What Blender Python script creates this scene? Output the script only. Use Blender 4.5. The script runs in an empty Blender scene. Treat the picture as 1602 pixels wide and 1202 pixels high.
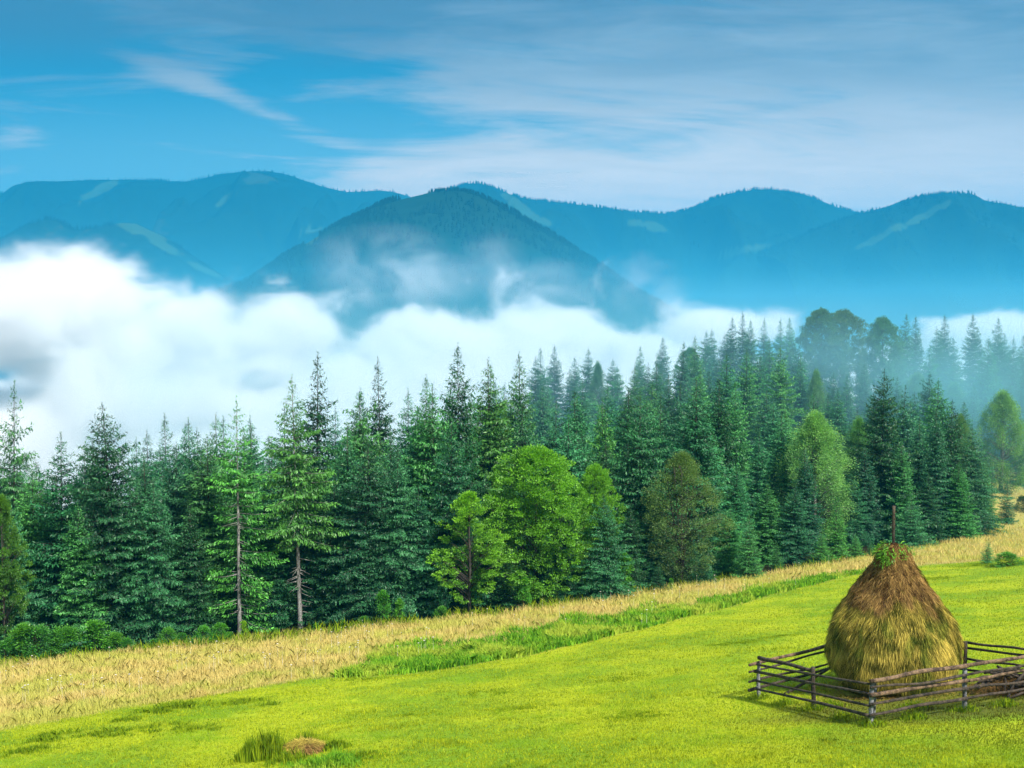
import bpy, math, random
import numpy as np
from mathutils import Vector, Matrix
R = math.radians
C = bpy.context.scene
rng = np.random.default_rng(7)
random.seed(7)

# ------------------------------------------------------------ camera, light, exposure
F = 1690.0                      # focal length in pixels of the 1602-wide photograph
TH = math.atan((601 - 500) / F) # downward pitch: horizon sits at row 500
cam_d = bpy.data.cameras.new('camera'); cam = bpy.data.objects.new('camera', cam_d)
C.collection.objects.link(cam); C.camera = cam
cam_d.sensor_width = 36; cam_d.lens = 36 * F / 1602
cam_d.clip_end = 30000; cam_d.clip_start = 0.5
cam.location = (0, 0, 0); cam.rotation_euler = (R(90) - TH, 0, 0)
C.view_settings.view_transform = 'Standard'; C.view_settings.look = 'None'
C.view_settings.exposure = 1.1; C.view_settings.gamma = 1
C.cycles.max_bounces = 10; C.cycles.diffuse_bounces = 2; C.cycles.glossy_bounces = 1
C.cycles.transmission_bounces = 3; C.cycles.volume_bounces = 7; C.cycles.transparent_max_bounces = 6
C.cycles.use_adaptive_sampling = True; C.cycles.adaptive_threshold = 0.015
C.cycles.caustics_reflective = False; C.cycles.caustics_refractive = False
C.cycles.sample_clamp_indirect = 6
C.cycles.volume_step_rate = 1.5
SUN_EL, SUN_AZ = 48, 140        # degrees; azimuth clockwise from +Y (behind the camera, to the right)
sd = bpy.data.lights.new('sun', 'SUN'); sun = bpy.data.objects.new('sun', sd); C.collection.objects.link(sun)
sd.energy = 4.2; sd.angle = R(6); sd.color = (1, .95, .86)
sv = Vector((math.sin(R(SUN_AZ)) * math.cos(R(SUN_EL)), math.cos(R(SUN_AZ)) * math.cos(R(SUN_EL)), math.sin(R(SUN_EL))))
sun.rotation_euler = sv.to_track_quat('Z', 'Y').to_euler(); sun.location = (0, -20, 60)

# ------------------------------------------------------------ node expression helper
class X:
    def __init__(s, nt, sock): s.nt, s.s = nt, sock
    def _m(s, op, *a, clamp=False):
        n = s.nt.nodes.new('ShaderNodeMath'); n.operation = op; n.use_clamp = clamp
        for i, v in enumerate((s,) + a):
            if isinstance(v, X): s.nt.links.new(v.s, n.inputs[i])
            else: n.inputs[i].default_value = v
        return X(s.nt, n.outputs[0])
    def __add__(s, o): return s._m('ADD', o)
    __radd__ = __add__
    def __sub__(s, o): return s._m('SUBTRACT', o)
    def __rsub__(s, o): return (s * -1) + o
    def __mul__(s, o): return s._m('MULTIPLY', o)
    __rmul__ = __mul__
    def __truediv__(s, o): return s._m('DIVIDE', o)
    def pow(s, o): return s._m('POWER', o)
    def max(s, o): return s._m('MAXIMUM', o)
    def min(s, o): return s._m('MINIMUM', o)
    def abs(s): return s._m('ABSOLUTE')
    def sqrt(s): return s._m('SQRT')
    def exp(s): return s._m('EXPONENT')
    def clamp(s): return s._m('ADD', 0.0, clamp=True)
    def sm(s, a, b):
        n = s.nt.nodes.new('ShaderNodeMapRange'); n.interpolation_type = 'SMOOTHSTEP'
        s.nt.links.new(s.s, n.inputs[0]); n.inputs[1].default_value = a; n.inputs[2].default_value = b
        n.inputs[3].default_value = 0; n.inputs[4].default_value = 1
        return X(s.nt, n.outputs[0])
def sep(nt, sock):
    n = nt.nodes.new('ShaderNodeSeparateXYZ'); nt.links.new(sock, n.inputs[0])
    return [X(nt, o) for o in n.outputs]
def comb(nt, x, y, z):
    n = nt.nodes.new('ShaderNodeCombineXYZ')
    for i, v in enumerate((x, y, z)):
        if isinstance(v, X): nt.links.new(v.s, n.inputs[i])
        else: n.inputs[i].default_value = v
    return n.outputs[0]
def noise(nt, vec, scale, detail=3, rough=.5, dist=0, col=False):
    n = nt.nodes.new('ShaderNodeTexNoise'); n.inputs['Scale'].default_value = scale
    n.inputs['Detail'].default_value = detail; n.inputs['Roughness'].default_value = rough
    n.inputs['Distortion'].default_value = dist
    if vec is not None: nt.links.new(vec, n.inputs['Vector'])
    return n.outputs['Color'] if col else X(nt, n.outputs[0])
def mix(nt, f, a, b):
    n = nt.nodes.new('ShaderNodeMix'); n.data_type = 'RGBA'
    for i, v in ((0, f), (6, a), (7, b)):
        if isinstance(v, X): nt.links.new(v.s, n.inputs[i])
        elif isinstance(v, bpy.types.NodeSocket): nt.links.new(v, n.inputs[i])
        else: n.inputs[i].default_value = v if i == 0 else (*v, 1)
    return n.outputs[2]
def vscale(nt, sock, k):
    n = nt.nodes.new('ShaderNodeVectorMath'); n.operation = 'MULTIPLY'
    nt.links.new(sock, n.inputs[0]); n.inputs[1].default_value = k if hasattr(k, '__len__') else (k, k, k)
    return n.outputs[0]
def bell(x, c, w):              # 1 at c, falls to 0 at distance w
    return (1 - ((x - c) / w).abs()).max(0).sm(0, 1)

# ------------------------------------------------------------ sky
W = bpy.data.worlds.new('World'); C.world = W; W.use_nodes = True
nt = W.node_tree; nt.nodes.clear()
out = nt.nodes.new('ShaderNodeOutputWorld'); bg = nt.nodes.new('ShaderNodeBackground')
SKY = 0.11
bg.inputs[1].default_value = SKY
sky = nt.nodes.new('ShaderNodeTexSky'); sky.sky_type = 'NISHITA'; sky.sun_disc = False
sky.sun_elevation = R(SUN_EL); sky.sun_rotation = R(SUN_AZ); sky.altitude = 900; sky.air_density = 1.6; sky.ozone_density = 3
tc = nt.nodes.new('ShaderNodeTexCoord')
dx, dy, dz = sep(nt, tc.outputs['Generated'])
a = dx / dy.abs().max(.05); e = dz / dy.abs().max(.05)
zz = dz.max(0) + .07
plane = comb(nt, dx / zz, dy / zz, 0)
n1 = noise(nt, vscale(nt, plane, (.55, 1.0, 1)), 1.0, 6, .55, .6)
n2 = noise(nt, vscale(nt, plane, (1.2, 2.2, 1)), 1.6, 5, .6, .4)
n3 = noise(nt, comb(nt, a * 1.1 + e * 2.0, e * 8 - a * 1.3, 3.3), 1.3, 6, .5, .5)
n4 = noise(nt, comb(nt, a * 2.4 - e * 1.0, e * 22 + a * .9, 9.1), 1.1, 8, .62, .7)
# coverage: broad veil to the right and high up, streaks low down, blue gap to the left
veil = (a * .75 + .42 + (e - .15) * 1.2 + (n3 - .5) * .5).sm(.2, .6) * e.sm(.085, .15)
cov = (n3 - .5) * 1.9 + (n4 - .5) * 3.0 + veil * .8 - .13
streak = bell(a * .40 + e, .098, .020) * bell(a, -.26, .17) * .75
low = e.sm(.17, .085) * (a + (n3 - .5) * .5).sm(-.45, .0) * .75
puff = bell(a, -.455, .05) * bell(e, .175, .03) * .5
cov = cov + streak + low + puff
cmask = cov.sm(-.2, .8)
dark = (e.sm(.20, .275) * ((n3 - .5) * 2.4 + (n2 - .5) * 1.6 + .5 + bell(a, -.44, .16) * .9 + bell(a, -.14, .14) * .7).clamp()).clamp()
bluec = mix(nt, e.sm(.09, .24), (.26, .52, .60), (.018, .200, .355))
cl = mix(nt, e.sm(.10, .24), (1.32, 1.06, .84), (.38, .41, .43))
cl = mix(nt, e.sm(.25, .31) * .6, cl, (.17, .25, .36))
img = mix(nt, cmask * .92, bluec, mix(nt, (n2 * .6 + n4 * .4).sm(.35, .65) * .35, cl, vscale(nt, cl, .62)))
img = mix(nt, dark * .85, img, (.06, .115, .19))
# the same sky overhead and behind: bright broken cloud over Nishita blue
up = (n1 - .5) * 2.4 + .55
dome = mix(nt, up.sm(-.3, .8) * .85, vscale(nt, sky.outputs[0], .10), (.60, .61, .62))
colr = mix(nt, e.sm(.42, .8).max(dy.sm(.45, .2)), img, dome)
nt.links.new(vscale(nt, colr, 1 / SKY), bg.inputs[0])
SKY_GAIN = .62
bg.inputs[1].default_value = SKY
nt.nodes[-1].inputs[1].default_value = (SKY_GAIN / SKY,) * 3
nt.links.new(bg.outputs[0], out.inputs[0])

# ------------------------------------------------------------ helpers
COL = C.collection
def newmat(name):
    m = bpy.data.materials.new(name); m.use_nodes = True; m.node_tree.nodes.clear()
    o = m.node_tree.nodes.new('ShaderNodeOutputMaterial')
    return m, m.node_tree, o
def mesh_obj(name, verts, faces, mat=None, parent=None, smooth=False, attrs=None, counts=None):
    """faces: (n,k) int array, or flat loop array with counts"""
    me = bpy.data.meshes.new(name)
    v = np.asarray(verts, np.float32); f = np.asarray(faces, np.int32)
    if counts is None: counts = np.full(len(f), f.shape[1], np.int32)
    f = f.ravel()
    me.vertices.add(len(v)); me.vertices.foreach_set('co', v.ravel())
    me.loops.add(len(f)); me.loops.foreach_set('vertex_index', f)
    me.polygons.add(len(counts))
    st = np.zeros(len(counts), np.int32); st[1:] = np.cumsum(counts)[:-1]
    me.polygons.foreach_set('loop_start', st)
    if smooth: me.polygons.foreach_set('use_smooth', np.ones(len(counts), bool))
    for k, arr in (attrs or {}).items():
        at = me.attributes.new(k, 'FLOAT', 'POINT'); at.data.foreach_set('value', np.asarray(arr, np.float32))
    me.update(calc_edges=True)
    o = bpy.data.objects.new(name, me); COL.objects.link(o)
    if mat: me.materials.append(mat)
    if parent: o.parent = parent
    return o
def tag(o, label=None, cat=None, group=None, kind=None):
    if label: o['label'] = label
    if cat: o['category'] = cat
    if group: o['group'] = group
    if kind: o['kind'] = kind
    return o
def empty(name, loc=(0, 0, 0), rz=0):
    o = bpy.data.objects.new(name, None); COL.objects.link(o); o.location = loc; o.rotation_euler = (0, 0, rz)
    o.empty_display_size = .3
    return o
CT, ST = math.cos(TH), math.sin(TH)
def zrow(y, py):                # height at forward distance y that shows on row py
    t = (601 - py) / F
    return y * (t * CT - ST) / (CT + t * ST)
def P(px, py, y):               # world point on the ray of a photo pixel at forward distance y
    z = zrow(y, py); return Vector(((px - 801) / F * (y * CT - z * ST), y, z))
def vnoise(x, y, seed=0):       # smooth value noise, numpy
    x = np.asarray(x, float); y = np.asarray(y, float)
    xi = np.floor(x).astype(np.int64); yi = np.floor(y).astype(np.int64)
    fx = x - xi; fy = y - yi; fx = fx * fx * (3 - 2 * fx); fy = fy * fy * (3 - 2 * fy)
    def h(i, j):
        n = (i * 374761393 + j * 668265263 + seed * 974711) & 0x7fffffff
        n = ((n ^ (n >> 13)) * 1274126177) & 0x7fffffff
        return ((n ^ (n >> 16)) & 0xffff) / 65535.0
    return (h(xi, yi) * (1 - fx) + h(xi + 1, yi) * fx) * (1 - fy) + (h(xi, yi + 1) * (1 - fx) + h(xi + 1, yi + 1) * fx) * fy
def fbm(x, y, o=4, seed=0, g=.5):
    s = 0; am = 1; t = 0
    for k in range(o):
        s = s + am * (vnoise(x * 2 ** k, y * 2 ** k, seed + k * 17) - .5); t += am; am *= g
    return s / t * 2

# ------------------------------------------------------------ ground
PXC = np.array([-500, 0, 400, 800, 1200, 1602, 2100], float)
DD = np.array([60, 80, 100, 130, 170, 220, 300, 400], float)
ROWS = np.array([
    [0, 0, 1010, 1030, 1090, 1180, 1350, 1500],
    [0, 0, 980, 975, 1000, 1100, 1300, 1450],
    [0, 0, 945, 905, 890, 960, 1100, 1250],
    [0, 0, 880, 800, 705, 720, 850, 1000],
    [0, 0, 840, 735, 650, 640, 750, 900],
    [0, 0, 0, 768, 690, 650, 720, 850],
    [0, 0, 0, 750, 660, 620, 650, 760]], float)
def plane_z(x, y):
    return -5.75 - .185 * y + .087 * x
ZT = np.zeros_like(ROWS)
for i, p in enumerate(PXC):
    for j, d in enumerate(DD):
        ZT[i, j] = zrow(d, ROWS[i, j]) if ROWS[i, j] else plane_z((p - 801) / F * d, d)
def ground_z(x, y, detail=True):
    x = np.asarray(x, float); y = np.asarray(y, float)
    yy = np.maximum(y, 1.0)
    px = np.clip(801 + F * x / np.maximum(yy, 20), -500, 2100)
    d = np.clip(yy, 60, 400)
    ii = np.clip(np.searchsorted(PXC, px) - 1, 0, len(PXC) - 2)
    jj = np.clip(np.searchsorted(DD, d) - 1, 0, len(DD) - 2)
    u = (px - PXC[ii]) / (PXC[ii + 1] - PXC[ii]); w = (d - DD[jj]) / (DD[jj + 1] - DD[jj])
    u2 = u * u * (3 - 2 * u) * .5 + u * .5
    zt = (ZT[ii, jj] * (1 - u2) + ZT[ii + 1, jj] * u2) * (1 - w) + (ZT[ii, jj + 1] * (1 - u2) + ZT[ii + 1, jj + 1] * u2) * w
    xc = np.clip(x, -90, 140)
    pl = -5.75 - .185 * np.where(y > 0, y, y * .35) + .087 * xc
    s = np.clip((yy - 62) / 38, 0, 1); s = s * s * (3 - 2 * s)
    # on the right the mown slope runs on to about 105 m
    s = s * np.clip(1 - (px - 1350) / 250 * np.clip((118 - yy) / 20, 0, 1), 0, 1)
    z = pl * (1 - s) + zt * s
    far = np.clip((yy - 380) / 400, 0, 1); far = far * far * (3 - 2 * far)
    z = z * (1 - far) + (-260) * far
    if detail:
        lawn = np.clip((70 - yy) / 15, 0, 1)
        calm = 1 - .95 * np.exp(-(((x - 11) / 9) ** 2 + ((y - 28) / 7) ** 2) ** 1.5)
        z = z + calm * (.10 * fbm(x / 3.1, y / 3.1, 3, 5) + .045 * fbm(x / .8, y / .8, 2, 9) * lawn + .22 * fbm(x / 11, y / 11, 2, 3))
    return z
def gz(x, y): return float(ground_z(np.array([x]), np.array([y]))[0])
def on_ground(px, y):           # ground point under a photo column at forward distance y
    x = (px - 801) / F * y
    for _ in range(4):
        z = gz(x, y); x = (px - 801) / F * (y * CT - z * ST)
    return Vector((x, y, gz(x, y)))
EDGE_PX = np.array([-300, 0, 200, 400, 800, 1200, 1450, 1602, 1900], float)   # far border of the meadow
EDGE_Y = np.array([53.5, 55.5, 57.5, 59, 62.5, 75.5, 91, 105, 124], float)
LAWN_PX = np.array([-300, 0, 150, 330, 480, 620, 800, 1000, 1200, 1330, 1450, 1602, 1900], float)  # far border of the mown part
LAWN_ROW = np.array([1195, 1142, 1117, 1088, 1062, 1050, 1025, 985, 935, 902, 886, 872, 850], float)
def row_to_y(px, row):          # distance where the meadow plane shows on that row
    u = (px - 801) / F; t = (601 - row) / F; k = (t * CT - ST) / (CT + t * ST)
    return -5.75 / (k + .185 - .087 * u)
LAWN_Y = np.array([row_to_y(p, r) for p, r in zip(LAWN_PX, LAWN_ROW)])
def spot_on(px, row):           # meadow point that shows at a photo pixel
    y = float(row_to_y(px, row)); t = (601 - row) / F; k = (t * CT - ST) / (CT + t * ST)
    for _ in range(4):
        u = (px - 801) / F * (CT - k * ST); y = -5.75 / (k + .185 - .087 * u)
    return (u * y, y)
def px_of(x, y, z=None):
    z = ground_z(x, y, False) if z is None else z
    return 801 + F * x / (y * CT - z * ST)
def edge_y(px): return np.interp(px, EDGE_PX, EDGE_Y)
def lawn_y(px): return np.interp(px, LAWN_PX, LAWN_Y)
# ---- ground sheet: polar grid around the viewpoint, fine in front
ang = np.concatenate([np.linspace(-180, -40, 30)[:-1], np.linspace(-40, 40, 420), np.linspace(40, 180, 30)[1:]])
rad = np.concatenate([[.5, 4, 9, 13], np.geomspace(16, 130, 420), np.geomspace(132, 600, 90), np.geomspace(620, 9000, 30)])
AA, RR = np.meshgrid(np.radians(ang), rad, indexing='ij')
gx = (np.sin(AA) * RR).ravel(); gy = (np.cos(AA) * RR).ravel()
gzv = ground_z(gx, gy)
na, nr = len(ang), len(rad)
idx = np.arange(na * nr).reshape(na, nr)
gf = np.stack([idx[:-1, :-1], idx[:-1, 1:], idx[1:, 1:], idx[1:, :-1]], -1).reshape(-1, 4)[:, ::-1]
gpx = px_of(gx, np.maximum(gy, 3), gzv)
fr = gy > 8
wild = np.where(fr, np.clip((gy - lawn_y(gpx)) / 1.2 + .5, 0, 1), 0)
wood = np.where(fr, np.clip((gy - edge_y(gpx)) / 1.5 + .5, 0, 1), 0)
wood = wood * (1 - np.clip((gpx - 1530) / 30, 0, 1) * np.clip((142 - gy) / 6, 0, 1))
wild = np.maximum(wild, wood * 0)
mg, nt, mo = newmat('meadow_ground')
bs = nt.nodes.new('ShaderNodeBsdfPrincipled'); bs.inputs['Roughness'].default_value = .95; bs.inputs['Specular IOR Level'].default_value = .1
tcn = nt.nodes.new('ShaderNodeNewGeometry')
def attr(nt, name):
    n = nt.nodes.new('ShaderNodeAttribute'); n.attribute_name = name; return X(nt, n.outputs['Fac'])
pos = tcn.outputs['Position']
nA = noise(nt, vscale(nt, pos, (1, 1, .3)), .22, 4, .6); nB = noise(nt, pos, 2.2, 5, .65); nC = noise(nt, pos, 9, 3, .7)
g1 = mix(nt, nA.sm(.38, .62), (.18, .30, .014), (.36, .42, .016))
g1 = mix(nt, nB.sm(.52, .75) * .75, g1, (.15, .25, .012))
g1 = mix(nt, nC.sm(.5, .7) * .8, g1, (.08, .11, .010))
g1 = mix(nt, attr(nt, 'bare').sm(.1, .9) * .75, g1, mix(nt, nC, (.05, .045, .012), (.12, .12, .02)))  # 'bare' masks the darker olive-brown patch in front of the haystack
g2 = mix(nt, nB, (.42, .34, .11), (.26, .27, .07))
g3 = mix(nt, nB, (.010, .012, .006), (.030, .030, .012))
c = mix(nt, attr(nt, 'wild'), g1, g2); c = mix(nt, attr(nt, 'wood'), c, g3)
nt.links.new(c, bs.inputs['Base Color'])
bp = nt.nodes.new('ShaderNodeBump'); bp.inputs['Distance'].default_value = .12; bp.inputs['Strength'].default_value = .8
nt.links.new((nB * .6 + nC * .4).s, bp.inputs['Height']); nt.links.new(bp.outputs[0], bs.inputs['Normal'])
nt.links.new(bs.outputs[0], mo.inputs[0])
HS = on_ground(1394, spot_on(1394, 1077)[1])      # the haystack's foot
bare = np.exp(-(((gx - HS.x - .9) / 4.4) ** 2 + ((gy - HS.y + 2.4) / 2.3) ** 2) ** 1.5)  # mask for the darker olive-brown patch in front of the haystack
bare = np.maximum(bare, .7 * np.exp(-(((gx - HS.x - 4) / 2.6) ** 2 + ((gy - HS.y + 3.0) / 1.2) ** 2)))
bare = np.clip(bare * 1.3 + .35 * fbm(gx / .9, gy / .5, 3, 77) * (bare > .08), 0, 1)
ground = mesh_obj('ground', np.stack([gx, gy, gzv], 1), gf, mg, smooth=True, attrs={'wild': wild, 'wood': wood, 'bare': bare})
tag(ground, 'rolling yellow-green hillside falling away into the valley', 'ground', kind='structure')

# ------------------------------------------------------------ mountains
def mountain_mat(name, patch, tone=1.0):
    m, nt, o = newmat(name)
    b = nt.nodes.new('ShaderNodeBsdfPrincipled'); b.inputs['Roughness'].default_value = 1; b.inputs['Specular IOR Level'].default_value = 0
    g = nt.nodes.new('ShaderNodeNewGeometry').outputs['Position']
    a1 = noise(nt, g, .0035, 5, .6, .5); a2 = noise(nt, g, .03, 4, .6)
    f = mix(nt, a2, (.003, .014, .011), (.011, .034, .020))
    gr = mix(nt, a2, (.012, .036, .02), (.035, .048, .026))
    f = mix(nt, a1.sm(patch, patch + .03), f, gr)
    f2 = mix(nt, attr(nt, 'meadow').sm(.3, .7), f, mix(nt, a2, (.022, .065, .030), (.045, .080, .038)))
    nt.links.new(f2, b.inputs[0]); nt.links.new(b.outputs[0], o.inputs[0])
    return m
MTREES = []                     # (x, y, z, h) of far trees
def ridge(name, label, crest, dist, mat, base=-260, run=1100, spur=.35, seed=1, n=360, dvar=0.0, meadow=(), tree_n=0, tree_h=9, rough=1.0):
    cp = np.array(crest, float)
    px = np.linspace(cp[0, 0], cp[-1, 0], n)
    row = np.interp(px, cp[:, 0], cp[:, 1])
    k = np.ones(9) / 9; row = np.convolve(np.pad(row, 4, 'edge'), k, 'valid')
    y0 = dist * (1 + dvar * np.sin((px - cp[0, 0]) / 310 + seed))
    t = (601 - row) / F; z0 = y0 * (t * CT - ST) / (CT + t * ST)
    x0 = (px - 801) / F * (y0 * CT - z0 * ST)
    m = 110
    s = np.linspace(-1, 1, m)   # -1 front foot, 0 crest, 1 back foot
    Xc = x0[:, None] * (1 + 0 * s[None]); Yc = y0[:, None] + s[None] * run * np.where(s < 0, 1, 1.0)[None]
    a = np.abs(s)[None]
    prof = 1 - (a ** 1.12)
    prof = np.maximum(prof, 0)
    H = (z0[:, None] - base)
    Z = base + H * prof
    amp = np.clip(a * 3.2, 0, 1) * np.clip((1 - a) * 3, 0, 1)
    warp = 130 * fbm(Xc / 500, Yc / 500, 3, seed + 5)
    sp = 1 - 2 * np.abs(fbm((Xc + warp) / 420, Yc / 1300, 4, seed, .55)) * 1.6
    Z = Z + H * spur * .42 * sp * amp + rough * 14 * fbm(Xc / 70, Yc / 70, 3, seed + 9) * amp
    # keep every slope point below the crest line seen from the meadow
    lim = (z0 / y0)[:, None] * Yc - 3
    Z = np.where(s[None] < 0, np.minimum(Z, lim), Z)
    Z = Z + 2.0 * fbm(Xc / 25, Yc / 25, 2, seed + 3)
    me = np.zeros_like(Z)
    PXg = 801 + F * Xc / (Yc * CT - Z * ST); PYg = 601 - F * (Yc * ST + Z * CT) / (Yc * CT - Z * ST)
    for (mx, my, rx, ry, an) in meadow:
        ca, sa = math.cos(R(an)), math.sin(R(an))
        U = ((PXg - mx) * ca + (PYg - my) * sa) / rx; V = (-(PXg - mx) * sa + (PYg - my) * ca) / ry
        me = np.maximum(me, np.clip(1.6 - (U * U + V * V) * 1.2 + 1.1 * fbm(PXg / 14, PYg / 9, 3, seed + 31), 0, 1) * (s[None] < 0.02))
    id_ = np.arange(n * m).reshape(n, m)
    f = np.stack([id_[:-1, :-1], id_[1:, :-1], id_[1:, 1:], id_[:-1, 1:]], -1).reshape(-1, 4)
    o = mesh_obj(name, np.stack([Xc, Yc, Z], -1).reshape(-1, 3), f, mat, smooth=True, attrs={'meadow': me.ravel()})
    tag(o, label, 'mountain', kind='structure')
    r = np.random.default_rng(seed + 100)
    if tree_n:                  # forest standing on it
        ii = r.uniform(0, n - 1.01, tree_n * 2); 
        jj = np.where(r.random(tree_n * 2) < .28, (m - 1) / 2 + r.uniform(-1.2, .3, tree_n * 2), r.uniform(m * .16, m * .5, tree_n * 2))
        i0 = ii.astype(int); j0 = np.clip(jj.astype(int), 0, m - 2); u = ii - i0; w = jj - j0
        def bl(A): return (A[i0, j0] * (1 - u) + A[i0 + 1, j0] * u) * (1 - w) + (A[i0, j0 + 1] * (1 - u) + A[i0 + 1, j0 + 1] * u) * w
        X_, Y_, Z_, M_ = bl(Xc), bl(Yc), bl(Z), bl(me)
        dens = fbm(X_ / 160, Y_ / 160, 3, seed + 50)
        keep = (M_ < .25) & ((dens > -.45))
        X_, Y_, Z_ = X_[keep][:tree_n], Y_[keep][:tree_n], Z_[keep][:tree_n]
        MTREES.append(np.stack([X_, Y_, Z_, tree_h * r.uniform(.3, 1.2, len(X_)) * (1 + .5 * fbm(X_ / 60, Y_ / 60, 2, 9))], 1))
    return o
mmA = mountain_mat('mountain_forest_cover', .74); mmB = mountain_mat('mountain_pasture_cover', .62)
ridge('mountain', 'long blue mountain ridge with a rounded summit on the left, behind everything else', [(-700, 330), (-300, 318), (0, 302), (60, 293), (120, 284), (180, 280), (240, 282), (300, 284), (340, 273), (410, 266), (450, 272), (500, 290), (545, 301), (600, 296), (640, 305), (700, 335), (800, 380), (900, 420)], 4300, mmB,
      seed=11, spur=.5, run=1500, tree_n=2600, tree_h=10, meadow=[(155, 298, 36, 7, -28), (352, 312, 22, 6, -35), (480, 362, 26, 5, -15)])
ridge('mountain', 'lower blue hill with pale pasture strips rising out of the fog on the left', [(-600, 430), (-200, 400), (0, 375), (50, 348), (82, 340), (120, 360), (160, 352), (205, 345), (260, 372), (310, 405), (350, 432), (420, 470), (520, 520)], 2700, mmB,
      seed=23, spur=.3, run=800, tree_n=2500, tree_h=9, meadow=[(215, 358, 60, 9, 18), (255, 385, 40, 7, 25), (320, 422, 30, 5, 25)])
ridge('mountain', 'nearest dark blue cone-shaped mountain in the middle, clad in spruce forest', [(240, 520), (330, 465), (400, 430), (450, 398), (520, 357), (600, 316), (680, 298), (715, 293), (750, 302), (800, 331), (860, 366), (920, 402), (965, 430), (1040, 480), (1120, 540)], 1800, mmA,
      seed=37, spur=.28, run=760, tree_n=9000, tree_h=8.5, meadow=[(487, 378, 16, 4, -35)])
ridge('mountain', 'long blue ridge with a broad domed summit behind the forest on the right', [(560, 350), (640, 320), (700, 294), (742, 283), (770, 290), (800, 306), (850, 314), (900, 319), (960, 329), (1050, 335), (1080, 326), (1110, 311), (1150, 299), (1200, 294), (1250, 301), (1290, 316), (1325, 331), (1390, 340), (1602, 350), (1900, 330), (2300, 340)], 3900, mmA,
      seed=53, spur=.5, run=1300, tree_n=6500, tree_h=11, meadow=[(815, 325, 35, 8, 35), (850, 345, 18, 5, 35), (1010, 352, 40, 5, 12), (1150, 395, 60, 6, -12)])
ridge('mountain', 'blue mountain with a pale diagonal clearing below its wooded right-hand summit', [(1180, 400), (1260, 365), (1310, 345), (1340, 334), (1370, 329), (1420, 311), (1470, 302), (1495, 301), (1530, 318), (1560, 326), (1602, 331), (1700, 345), (1900, 380), (2200, 420)], 3200, mmA,
      seed=71, spur=.45, run=1100, tree_n=5000, tree_h=11, meadow=[(1450, 335, 55, 6, -28), (1380, 368, 45, 6, -28)])
T = np.concatenate(MTREES)
nT = len(T); K = 5
r_ = np.random.default_rng(5)
an = r_.random(nT)[:, None] * 6.28 + np.arange(K)[None] * 6.283 / K
V = []; Fc = []
for (rb, zb, zt) in ((.24, .04, .62), (.16, .42, 1.0)):
    ring = np.stack([T[:, 0, None] + np.cos(an) * T[:, 3, None] * rb, T[:, 1, None] + np.sin(an) * T[:, 3, None] * rb, np.repeat(T[:, 2, None] + T[:, 3, None] * zb, K, 1)], -1)
    tip = np.stack([T[:, 0], T[:, 1], T[:, 2] + T[:, 3] * zt], -1)[:, None]
    b = sum(len(v) for v in V)
    V.append(np.concatenate([ring, tip], 1).reshape(-1, 3))
    st = b + np.arange(nT)[:, None] * (K + 1)
    for k in range(K): Fc.append(np.concatenate([st + k, st + (k + 1) % K, st + K], 1))
m, nt, o = newmat('far_spruce'); b = nt.nodes.new('ShaderNodeBsdfDiffuse'); b.inputs[0].default_value = (.003, .009, .008, 1); nt.links.new(b.outputs[0], o.inputs[0])
tag(mesh_obj('mountain_forest', np.concatenate(V), np.concatenate(Fc), m), 'spruce forest covering the far mountain slopes and crests', 'forest', kind='stuff')

# ------------------------------------------------------------ air: haze box, valley mist, fog sea, forest mist
def vol_mat(name, color, dens, aniso=0.0):
    m, nt, o = newmat(name)
    v = nt.nodes.new('ShaderNodeVolumePrincipled'); v.inputs['Color'].default_value = (*color, 1)
    v.inputs['Density'].default_value = dens; v.inputs['Anisotropy'].default_value = aniso
    nt.links.new(v.outputs[0], o.inputs['Volume'])
    return m, v
def box(name, x0, x1, y0, y1, z0, z1, mat):
    v = [(x, y, z) for x in (x0, x1) for y in (y0, y1) for z in (z0, z1)]
    f = [(0, 1, 3, 2), (4, 6, 7, 5), (0, 4, 5, 1), (2, 3, 7, 6), (0, 2, 6, 4), (1, 5, 7, 3)]
    return mesh_obj(name, v, f, mat)
HAZE = .00023
mh, _ = vol_mat('haze_air', (.02, .42, .77), HAZE)
tag(box('haze', -9200, 9200, -9200, 9200, -280, 640, mh), 'blue haze filling the air of the valley', 'haze', kind='stuff')
mv, _ = vol_mat('mist_air', (.09, .58, .86), .00045)
tag(box('valley_mist', -2600, 2600, 520, 3300, -258, 70, mv), 'pale blue mist lying low in the valley before the mountains', 'mist', kind='stuff')

def grid_volume(name, lo, hi, res, field, mat):
    me = bpy.data.meshes.new(name); o = bpy.data.objects.new(name, me); COL.objects.link(o)
    me.materials.append(mat)
    ng = bpy.data.node_groups.new(name, 'GeometryNodeTree')
    ng.interface.new_socket('Geometry', in_out='OUTPUT', socket_type='NodeSocketGeometry')
    go = ng.nodes.new('NodeGroupOutput'); vc = ng.nodes.new('GeometryNodeVolumeCube')
    vc.inputs['Min'].default_value = lo; vc.inputs['Max'].default_value = hi
    for i, k in enumerate('XYZ'): vc.inputs['Resolution ' + k].default_value = res[i]
    p = ng.nodes.new('GeometryNodeInputPosition').outputs[0]
    d = field(ng, p); ng.links.new(d.s, vc.inputs['Density'])
    sm = ng.nodes.new('GeometryNodeSetMaterial'); sm.inputs['Material'].default_value = mat
    ng.links.new(vc.outputs[0], sm.inputs[0]); ng.links.new(sm.outputs[0], go.inputs[0])
    md = o.modifiers.new('fill', 'NODES'); md.node_group = ng
    return o
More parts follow.
